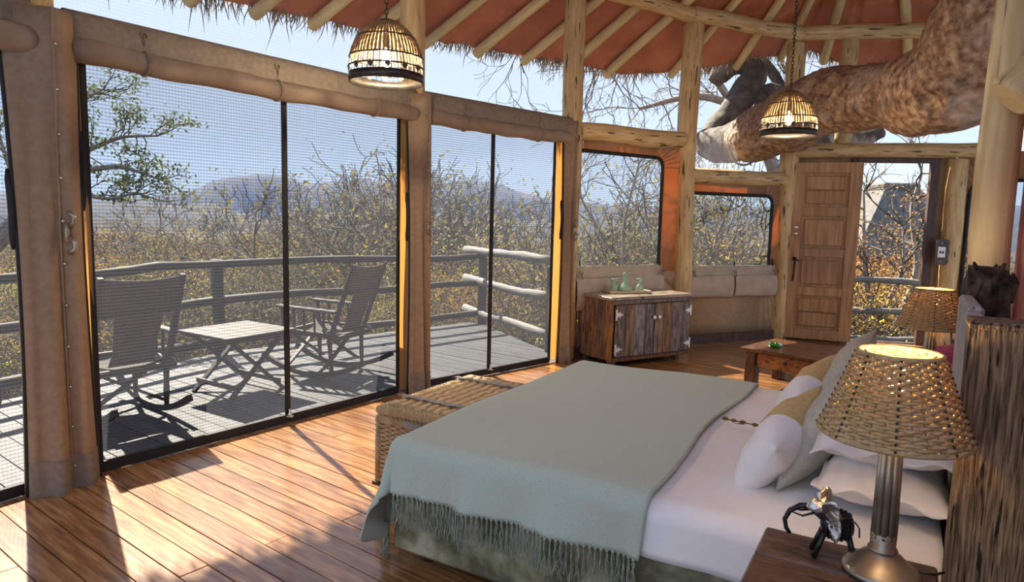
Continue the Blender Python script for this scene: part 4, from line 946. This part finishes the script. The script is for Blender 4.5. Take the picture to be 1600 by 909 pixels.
# ================================================================ DECK FURNITURE
DZ = -.018
def rocking_chair(label, loc, rot):
    r = thing('rocking_chair', label, 'chair', loc, rot)
    for s in (-1, 1):
        x = s * .25; mb = MB(); N = 18; top = []
        for k in range(N): 
            y0 = -.56 + 1.10 * k / N; y1 = -.56 + 1.10 * (k + 1) / N; zf = lambda y: .026 + .15 * (abs(y) / .55) ** 2.1
            mb.bar((x, y0, zf(y0)), (x, y1 + .004, zf(y1)), .035, .045)
        mb.build('rocker', 'chairwood', r)
        fl_ = lambda a, b, rr=(.016, .022, .02, .016): [lerp(a, b, i / 6) for i in range(7)]
        rad = [.015, .019, .022, .018, .022, .020, .017]
        MB().tube(fl_((x, .26, .06), (s * .27, .30, .63)), rad, 10).build('front_leg', 'chairwood', r)
        MB().tube(fl_((x, -.22, .05), (s * .27, -.20, .45)), rad, 10).build('rear_leg', 'chairwood', r)
        MB().bar((s * .27, .36, .645), (s * .28, -.30, .625), .065, .024, bev=.006).build('armrest', 'chairwood', r)
        MB().bar((s * .27, .34, .42), (s * .27, -.30, .40), .035, .045, bev=.004).build('seat_rail', 'chairwood', r)
        for y in (.17, .06, -.05, -.15): MB().tube(fl_((s * .27, y, .43), (s * .275, y, .63)), [.009, .011, .012, .010, .012, .011, .009], 8).build('spindle', 'chairwood', r)
        MB().bar((s * .27, -.20, .34), (s * .27, -.47, 1.06), .032, .042, up=(1, 0, 0), bev=.004).build('back_post', 'chairwood', r)
        for y, q in ((-.16, .02), (.24, -.02)): MB().bar((-s * .25, y + s * .015, .10), (s * .26, y + s * .015, .40), .022, .038, up=(0, 1, 0), bev=.003).build('cross_brace', 'chairwood', r)
    MB().bar((-.25, .30, .40), (.25, .30, .40), .03, .04).build('front_rail', 'chairwood', r); MB().bar((-.25, -.34, .20), (.25, -.34, .20), .03, .03).build('rear_stretcher', 'chairwood', r) if False else None
    MB().bar((-.29, -.30, .385), (.29, -.30, .385), .035, .045, bev=.004).build('rear_rail', 'chairwood', r)
    thicken(MB().grid(lambda u, v: ((u - .5) * .54, .32 - .56 * v, .44 - .06 * math.sin(u * PI) - .03 * math.sin(v * PI)), 14, 10).build('seat_sling', 'sling', r), .006)
    def bp(u, v):
        z = .80 + .25 * v; y = -.20 - .27 * (z - .34) / .72; return ((u - .5) * .575, y + .03 * (1 - (2 * u - 1) ** 2) * -1, z - .02 * math.sin(u * PI) * v)
    bk_ = thicken(MB().grid(bp, 14, 6).build('back_sling', 'sling', r), .008, 0)
    def bq(u, v):
        z = .42 + .38 * v; y = -.20 - .27 * (z - .34) / .72; return ((u - .5) * (.27 + .06 * v + .2 * max(0, .25 - v)), y - .03, z)
    thicken(MB().grid(bq, 8, 8).build('back_panel', 'sling', r), .006, 0)
    return r
rocking_chair('canvas rocking chair on the deck seen from behind at the left', (-2.87, 4.79, DZ), math.radians(54))
rocking_chair('canvas rocking chair on the deck seen from the side', (-1.75, 6.32, DZ), math.radians(70.7))
ft = thing('folding_table', 'small folding wooden table on the deck between the rocking chairs', 'table', (-2.30, 5.58, DZ), math.radians(-32))
for k in range(5): MB().box((0, -.27 + .135 * k, .51), (.66, .133, .022), None, .003).build('top_slat', 'chairwood', ft)
for x in (-1, 1):
    xx = x * .24; MB().box((xx, 0, .485), (.05, .60, .03)).build('top_batten', 'chairwood', ft)
    for s in (-1, 1): MB().bar((xx + s * .012, -s * .27, .0), (xx + s * .012, s * .25, .48), .024, .045, up=(1, 0, 0), bev=.003).build('leg', 'chairwood', ft)
for s in (-1, 1): MB().bar((-.28, -s * .20, .085), (.28, -s * .20, .085), .022, .04, bev=.003).build('stretcher', 'chairwood', ft)

# ---- railings
def rail_run(label, pts, zs, r, mt, posts, seed, ptop=.98, pmt='railgrey', base=-.05):
    root = thing('deck_railing', label, 'railing', (pts[0][0], pts[0][1], 0)); off = Vector((pts[0][0], pts[0][1], 0))
    for q, z in enumerate(zs):
        P_ = []
        for a, b in zip(pts, pts[1:]): P_ += wobbly((a[0], a[1], z + (a[2] if len(a) > 2 else 0)), (b[0], b[1], z + (b[2] if len(b) > 2 else 0)), 7, .03, seed + q * 3 + a[0])[:-1]
        b = pts[-1]; P_.append(Vector((b[0], b[1], z + (b[2] if len(b) > 2 else 0))))
        MB().tube([p - off for p in P_], [r * (1 + .18 * mnoise.noise((i * .9, seed + q, 2))) for i in range(len(P_))], 10, True, .15, seed + q).build('rail', mt, root)
    for (x, y) in posts: log('post', None, None, Vector((x, y, base)) - off, Vector((x, y, ptop)) - off, .062, pmt, seed + x, 10, .01, parent=root)
    return root
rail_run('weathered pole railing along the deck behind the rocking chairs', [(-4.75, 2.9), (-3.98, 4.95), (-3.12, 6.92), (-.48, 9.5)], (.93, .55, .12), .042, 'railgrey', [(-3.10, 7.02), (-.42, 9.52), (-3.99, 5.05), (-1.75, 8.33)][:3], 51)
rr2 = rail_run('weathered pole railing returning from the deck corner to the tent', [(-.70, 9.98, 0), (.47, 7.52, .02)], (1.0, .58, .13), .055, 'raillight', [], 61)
MB().bar(Vector((.455, 7.50, -.1)) - rr2.location, Vector((.455, 7.50, .96)) - rr2.location, .14, .06, up=(.4, .9, 0), bev=.012).build('end_board', 'railgrey', rr2)
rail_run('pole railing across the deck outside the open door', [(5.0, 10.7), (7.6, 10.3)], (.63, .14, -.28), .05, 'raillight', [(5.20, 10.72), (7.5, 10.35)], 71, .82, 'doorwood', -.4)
# ================================================================ THE TREE LIMB RUNNING THROUGH THE ROOM
def spline(pts, n):
    pts = [Vector(p) for p in pts]; out = []
    P_ = [pts[0] * 2 - pts[1]] + pts + [pts[-1] * 2 - pts[-2]]
    for i in range(1, len(P_) - 2):
        a, b, c, d = P_[i - 1:i + 3]
        for k in range(n): t = k / n; out.append(.5 * ((2 * b) + (c - a) * t + (2 * a - 5 * b + 4 * c - d) * t * t + (3 * b - a - 3 * c + d) * t ** 3))
    return out + [pts[-1]]
def limb_mesh(pts, rad, n, seg, amp, knots=(), seed=0.):
    P4 = spline([(*p,) for p in pts], seg); R = [v.x for v in spline([(r, 0, 0) for r in rad], seg)]
    mb = MB().tube(P4, R, n, True)
    vs = []; N = len(P4)
    for i, v in enumerate(mb.v):
        v = Vector(v); c = P4[min(i // n, N - 1)]; d = (v - c); r = d.length
        if r > 1e-5:
            d /= r; s = Vector((seed, seed, 0))
            q = amp * (mnoise.noise(v * 1.8 + s) + .45 * mnoise.noise(v * 4.5 + s) + .16 * mnoise.noise(v * 11 + s) + .16 * mnoise.noise(v * 25 + s) + .16 * mnoise.noise(v * 50 + s))
            for kc, kr, kh in knots:
                t = (v - Vector(kc)).length / kr; q += kh * (math.exp(-((t - 1) / .28) ** 2) - 1.5 * math.exp(-(t / .55) ** 2))
            v = v + d * q
        vs.append(tuple(v))
    mb.v = vs; return mb
tl = thing('tree_limb', 'huge gnarled tree limb growing through the room under the roof', 'tree limb', (3.4, 6.4, 2.2)); off = -tl.location
def offs(mb): mb.v = [tuple(Vector(v) + off) for v in mb.v]; return mb
offs(limb_mesh([(3.85, 4.75, 5.2), (3.78, 4.95, 4.1), (3.66, 5.15, 3.25), (3.56, 5.42, 2.76), (3.46, 5.85, 2.63), (3.40, 6.3, 2.67), (3.27, 7.0, 2.76), (3.14, 7.7, 2.68), (3.0, 8.35, 2.58), (2.9, 8.72, 2.53)], [.42, .42, .46, .45, .34, .29, .31, .33, .33, .27], 90, 34, .06,
    [((3.06, 6.72, 2.80), .13, .06), ((3.07, 6.75, 2.58), .10, .05), ((2.85, 7.95, 2.50), .13, .05), ((3.2, 5.35, 2.45), .12, .03)], 2)).build('bark_inside', 'limb', tl)
offs(limb_mesh([(2.94, 8.62, 2.54), (2.82, 8.95, 2.52), (2.66, 9.22, 2.53), (2.57, 9.40, 2.62)], [.27, .25, .22, .14], 32, 14, .05, (), 5)).build('bark_outside', 'limbgrey', tl)
offs(limb_mesh([(2.66, 9.25, 2.60), (2.86, 9.35, 2.89), (3.07, 9.4, 3.2), (3.25, 9.45, 3.49), (3.19, 9.5, 3.63), (2.98, 9.55, 3.64), (2.80, 9.55, 3.50), (2.74, 9.55, 3.40)], [.19, .19, .19, .17, .14, .12, .12, .09], 24, 12, .035, (), 7)).build('curling_branch', 'limbgrey', tl)
offs(limb_mesh([(3.10, 9.0, 2.75), (3.27, 9.2, 3.05), (3.42, 9.4, 3.28), (3.65, 9.6, 3.34), (3.55, 9.7, 3.62), (3.40, 9.8, 3.85)], [.10, .10, .10, .09, .07, .05], 16, 10, .02, (), 8)).build('side_branch', 'limbgrey', tl)
offs(MB().tube([Vector((2.93, 8.66, 2.53)) + (Vector((.75, .35, .2)).normalized() * math.cos(a) + Vector((-.1, -.2, .95)).normalized() * math.sin(a)) * .31 for a in [2 * PI * k / 32 for k in range(33)]], .014, 6, False)).build('canvas_collar', 'canvasdark', tl)
tb = thing('tree_limb', 'short grey branch outside above the door beam', 'tree limb', (4.6, 9.6, 2.6)); off = -tb.location
offs(limb_mesh([(4.05, 9.6, 2.62), (4.43, 9.6, 2.70), (4.79, 9.6, 2.68), (5.12, 9.6, 2.80)], [.12, .13, .12, .09], 18, 10, .03, (), 9)).build('bark', 'limbgrey', tb)

# ================================================================ LAND
def ground(x, y):
    r = math.hypot(x, y)
    z = -2.3 - .07 * max(0, min(r, 60) - 9) - .04 * max(0, min(r, 300) - 60) - .018 * max(0, r - 300)
    return z + .35 * mnoise.noise((x * .08, y * .08, 0)) * min(1, r / 20) + (3 * mnoise.noise((x * .006, y * .006, 1)) if r > 80 else 0)
mb = MB(); na, nr = 70, 60
def gf(u, v):
    a = math.radians(-78 + 156 * u); r = 2.2 * (2600 / 2.2) ** v; x, y = math.sin(a) * r, math.cos(a) * r; return (x, y, ground(x, y))
struct(mb.grid(gf, na, nr).build('ground', 'soil'))
def ridge(label, r, h, base, seed, f):
    mb = MB()
    def fn(u, v):
        a = math.radians(-62 + 124 * u); hh = h * (.45 + .75 * abs(mnoise.noise((u * f + seed, .3, seed))) + .25 * mnoise.noise((u * f * 4, seed, 2)) + .05 * mnoise.noise((u * 90, seed, 4)))
        prof = math.sin(v * PI) ** .8; rr_ = r + 500 * (v - .5); return (math.sin(a) * rr_, math.cos(a) * rr_, base + hh * prof * (1 + .12 * mnoise.noise((u * 60, v * 6, seed))))
    return struct(mb.grid(fn, 160, 10).build('hill_ridge', 'hill'))
ridge('r', 1900, 150, -45, 1.7, 5); ridge('r', 1200, 55, -34, 5.2, 7)

# ================================================================ BUSHES AND TREES
def grow(rng, p, d, ln, r, depth, segs, tips, kids=(2, 3), spread=.6, up=.15, shrink=.74, sub=3):
    pts = [p]; q = p; dd = d
    for k in range(sub):
        dd = (dd + Vector((rng.gauss(0, .24), rng.gauss(0, .24), rng.gauss(0, .18) + up * .3))).normalized(); q = q + dd * ln / sub; pts.append(q)
    segs.append((pts, r, r * .66, depth))
    if depth == 0: tips.append((q, dd)); tips.append((pts[-2], dd)); return
    for k in range(rng.randint(*kids)):
        ax = Vector((rng.gauss(0, 1), rng.gauss(0, 1), rng.gauss(0, .7) + up)).normalized(); nd = (dd + ax * spread * rng.uniform(.7, 1.3)).normalized()
        grow(rng, pts[rng.choice((-1, -1, -2))], nd, ln * shrink * rng.uniform(.75, 1.2), r * .6, depth - 1, segs, tips, kids, spread, up, shrink, sub)
def seg_mesh(segs, minr=.004):
    mb = MB()
    for pts, a, b, dp in segs:
        n = 7 if a > .05 else (4 if a > .015 else 3); mb.tube(pts, [max(minr, a + (b - a) * i / (len(pts) - 1)) for i in range(len(pts))], n, False)
    return mb
def leaf_mesh(rng, tips, per, size, cloud=.15, flat=1.0):
    mb = MB()
    for p, d in tips:
        for k in range(per):
            if rng.random() > (per if per < 1 else 1): continue
            c = p + Vector((rng.gauss(0, cloud), rng.gauss(0, cloud), rng.gauss(0, cloud * flat))); a = Vector((rng.gauss(0, 1), rng.gauss(0, 1), rng.gauss(0, 1))).normalized(); b = a.orthogonal().normalized(); s = size * rng.uniform(.6, 1.3)
            mb.add([c - a * s, c + b * s * .45, c + a * s, c - b * s * .45], [(0, 1, 2, 3)], smooth=False)
    return mb
BUSH = []
specs = [('leafbrown', 3, .032, .16, 'dry brown-leaved bush'), ('leafyellow', 2, .03, .14, 'bush with yellow autumn leaves'), ('leafolive', 3, .035, .18, 'dull olive bush'), ('leafbrown', 1, .03, .12, 'almost leafless grey bush'), ('leafyellow', 1, .028, .12, 'twiggy bush with a few yellow leaves'), ('leafolive', 1, .034, .15, 'sparse olive twiggy bush')]
for q, (lm, per, size, cloud, lab) in enumerate(specs):
    rng = random.Random(100 + q * 3); segs = []; tips = []
    for k in range(6):
        a = rng.random() * 6.28; grow(rng, Vector((math.cos(a) * .15, math.sin(a) * .15, -.2)), Vector((math.cos(a) * .45, math.sin(a) * .45, 1)).normalized(), 1.1, .045, 5, segs, tips, (2, 3), .66, .10, .74)
    BUSH.append((seg_mesh(segs, .0055).mesh('branches', 'twig'), leaf_mesh(rng, tips, per, size, cloud).mesh('leaves', lm), lab, max(p.z for p, _ in tips)))
def bush(kind, x, y, h, rot, z=None, where='in the thicket beyond the deck', grp='thicket bushes beyond the deck'):
    b, l, lab, hz_ = BUSH[kind]; t = thing('bush', lab + ' ' + where, 'bush', (x, y, ground(x, y) if z is None else z), rot, grp); s = h / hz_ * 1.04; t.scale = (s * random.uniform(.9, 1.25), s * random.uniform(.9, 1.25), s)
    link('branches', b, t); link('leaves', l, t); return t
random.seed(33)
def scatter(n, r0, r1, h0, h1, where, grp, a0=-50, a1=46):
    for k in range(n):
        a = math.radians(a0 + (a1 - a0) * (k + random.random()) / n); r = math.sqrt(random.uniform(r0 ** 2, r1 ** 2)); x, y = math.sin(a) * r, math.cos(a) * r
        bush(random.choice((0, 0, 1, 1, 2, 3, 4, 4, 5)), x, y, random.uniform(h0, h1), random.random() * 6, None, where, grp)
scatter(46, 13.0, 18, 2.0, 3.4, 'close behind the deck railing', 'bushes close behind the railing')
scatter(70, 18, 30, 2.6, 4.0, 'in the thicket beyond the deck', 'thicket bushes beyond the deck')
scatter(95, 30, 60, 3.2, 5.0, 'in the middle distance of the valley', 'bushes in the middle distance')
scatter(95, 60, 190, 4.5, 8, 'far off on the valley floor', 'bushes far off in the valley')
for k, (x, y, h, kd) in enumerate([(-5.6, 24, 7.0, 5), (-4.3, 26.5, 7.4, 5), (-8.7, 29, 6.7, 5), (-2.9, 33, 7.9, 5), (-12.5, 28, 6.0, 3), (-4.8, 25, 7.2, 3), (-3.4, 35, 8.2, 3), (-9.2, 30, 6.4, 3), (-13.5, 30, 6.2, 5), (2.6, 14.5, 5.6, 5), (1.8, 13.0, 4.6, 3), (3.4, 16, 5.0, 2), (5.0, 14.5, 4.6, 0), (5.9, 15.5, 4.6, 3), (4.0, 12.6, 4.0, 4), (-7.5, 14, 3.2, 4), (-2.2, 15, 3.2, 1), (8.8, 17, 4.4, 0), (7.2, 17.5, 4.2, 1), (10.6, 17, 4.4, 0), (11.5, 15, 4.2, 3)]):
    bush(kd, x, y, h, k * 1.3, None, 'standing taller than the thicket around it', 'taller bushes of the thicket')
def tree(label, paths, leafmat, per, size, cloud, seed, depth, ln, r, up, spread=.6, flat=1., kids=(2, 3), minr=.004, cat='tree'):
    rng = random.Random(seed); base = Vector(paths[0][0][0]); t = thing('tree', label, cat, base); segs = []; tips = []
    mb = MB()
    for pts, ra, rb in paths:
        sp_ = spline(pts, 5); n = len(sp_); mb.tube([p - base for p in sp_], [ra + (rb - ra) * i / (n - 1) for i in range(n)], 8, False, .1, seed)
        for i in range(n // 3, n, 1):
            d = (sp_[i] - sp_[i - 1]).normalized()
            for q in range(1 if i < n - 1 else 3):
                ax = Vector((rng.gauss(0, 1), rng.gauss(0, .7), rng.gauss(0, .7) + up)).normalized(); grow(rng, sp_[i] - base, (d * .7 + ax * .8).normalized(), ln * rng.uniform(.6, 1.2), r, depth, segs, tips, kids, spread, up, .72)
    mb.build('trunk', 'bark', t); seg_mesh(segs, minr).build('twigs', 'twig', t)
    if per: leaf_mesh(rng, tips, per, size, cloud, flat).build('leaves', leafmat, t)
    return t
tree('leafy green acacia spreading behind the screen at the far left', [([(-8.0, 9.0, -2.4), (-7.44, 9.0, .19), (-6.69, 9.0, 1.22), (-6.32, 9.0, 1.67), (-6.14, 9.0, 2.18), (-6.18, 9.0, 2.75), (-6.24, 9.0, 3.24)], .14, .05), ([(-6.32, 9.0, 1.67), (-5.59, 8.8, 1.94), (-5.03, 8.7, 2.0), (-4.49, 8.6, 1.86)], .05, .012), ([(-6.14, 9, 2.18), (-5.7, 9, 2.22), (-5.19, 9, 2.41), (-4.72, 9, 2.44)], .045, .012), ([(-6.19, 9, 2.59), (-5.82, 9.1, 2.86), (-5.53, 9.2, 3.05)], .04, .012), ([(-6.41, 9, 1.58), (-6.83, 9.2, 2.01), (-7.05, 9.3, 2.53)], .05, .015), ([(-6.32, 9, 1.75), (-5.55, 8.6, 1.67), (-5.03, 8.4, 1.6), (-4.61, 8.3, 1.69)], .04, .01)],
    'leafgreen', 8, .028, .075, 5, 1, .34, .010, .1, .55, .5)
tree('bare thorny tree with drooping twigs outside beyond the cabinet', [([(5.3, 12.3, -2.6), (4.84, 12.0, 1.2), (4.43, 12, 2.7), (3.83, 12, 3.45), (3.09, 12, 3.65), (2.15, 12, 3.42)], .17, .03), ([(3.83, 12, 3.45), (2.9, 11.6, 4.3), (1.9, 11.2, 4.2), (1.24, 11, 3.83)], .07, .015), ([(2.9, 11.6, 4.3), (1.6, 11, 4.6), (.6, 10.7, 4.5), (.0, 10.6, 4.25)], .05, .012), ([(4.43, 12, 2.7), (3.7, 11.5, 2.6), (3.0, 11.3, 2.75), (2.3, 11.2, 2.5)], .06, .015), ([(4.43, 12, 2.7), (4.6, 11.6, 3.6), (4.2, 11.3, 4.3), (3.7, 11, 4.5)], .06, .015)],
    'leafbrown', 0, .04, .1, 9, 4, .60, .014, -.10, .6, 1, (1, 3))
tree('forked tree with rusty leaves seen through the open doorway', [([(7.5, 13, -3.2), (7.39, 13, -1.1), (7.14, 13, -.34), (6.84, 13, .53), (6.68, 13, 2.12)], .13, .02), ([(7.39, 13, -1.1), (7.57, 13, -.33), (7.82, 13, .68), (7.63, 13, 1.78), (7.76, 13, 2.5)], .10, .02), ([(7.14, 13, -.34), (7.3, 12.6, .6), (7.2, 12.5, 1.5)], .06, .015), ([(7.57, 13, -.33), (8.3, 13, .4), (8.7, 13, 1.3)], .06, .015)],
    'leafbrown', 2, .035, .10, 13, 2, .62, .018, .15, .6)
tree('thin tree with small yellow leaves behind the square window', [([(2.5, 13.5, -2.8), (2.4, 13.5, -.5), (2.2, 13.5, 1.2), (2.45, 13.5, 2.6)], .08, .015), ([(2.4, 13.5, -.5), (2.9, 13.5, .8), (3.0, 13.5, 1.9)], .05, .012), ([(2.2, 13.5, .6), (1.5, 13.5, 1.6), (1.2, 13.5, 2.2)], .04, .01)], 'leafyellow', 1, .03, .10, 17, 2, .5, .014, .15, .6)
tree('twiggy brown tree behind the low window beside the door', [([(4.3, 13.5, -2.8), (4.2, 13.5, -.5), (4.0, 13.4, .9), (4.3, 13.4, 1.9)], .08, .015), ([(4.2, 13.5, -.4), (4.9, 13.4, .8), (5.0, 13.4, 1.7)], .05, .012), ([(4.0, 13.4, .4), (3.4, 13.4, 1.2), (3.2, 13.3, 1.8)], .04, .01)], 'leafbrown', 2, .035, .11, 19, 2, .55, .015, .15, .6)
bush(1, 6.7, 12.2, 1.9, 1.0, -2.6, 'low down beyond the doorway railing', 'bush beyond the doorway')

# far thatched hut beyond the doorway
hu = thing('thatched_hut', 'grey thatched hut with capped roof seen through the doorway', 'hut', (15.7, 28.3, ground(15.7, 28.3)))
gz = -hu.location.z
mb = MB(); lv = [(2.7, gz + .3, 2.7), (2.1, gz + 1.1, 2.1), (1.3, gz + 2.2, 1.4), (.72, gz + 2.95, .8)]
vs = []; 
for a, z, b in lv: vs += [(-a, -b, z), (a, -b, z), (a, b, z), (-a, b, z)]
fs = [(i * 4 + k, i * 4 + (k + 1) % 4, i * 4 + 4 + (k + 1) % 4, i * 4 + 4 + k) for i in range(3) for k in range(4)] + [(12, 13, 14, 15), (3, 2, 1, 0)]
MB().add(vs, fs, smooth=False).build('roof', 'thatchgrey', hu)
MB().box((0, 0, gz + 3.06), (1.5, 1.6, .32), None, .06).build('ridge_cap', 'thatchgrey', hu)
MB().box((0, 0, (gz + .3) / 2), (4.2, 4.2, gz + .3)).build('wall', 'redwall', hu)

# ---- valley haze: thin air over the distant plain
m = bpy.data.materials.new('haze'); m.use_nodes = True; t_ = m.node_tree; t_.nodes.remove(t_.nodes['Principled BSDF'])
vs_ = t_.nodes.new('ShaderNodeVolumeScatter'); vs_.inputs['Color'].default_value = (.12, .24, .62, 1); vs_.inputs['Density'].default_value = .00035; t_.links.new(vs_.outputs[0], t_.nodes['Material Output'].inputs['Volume']); MATS['haze'] = m
hz = struct(MB().box((0, 1450, 60), (5200, 2600, 260)).build('valley_haze', 'haze'))
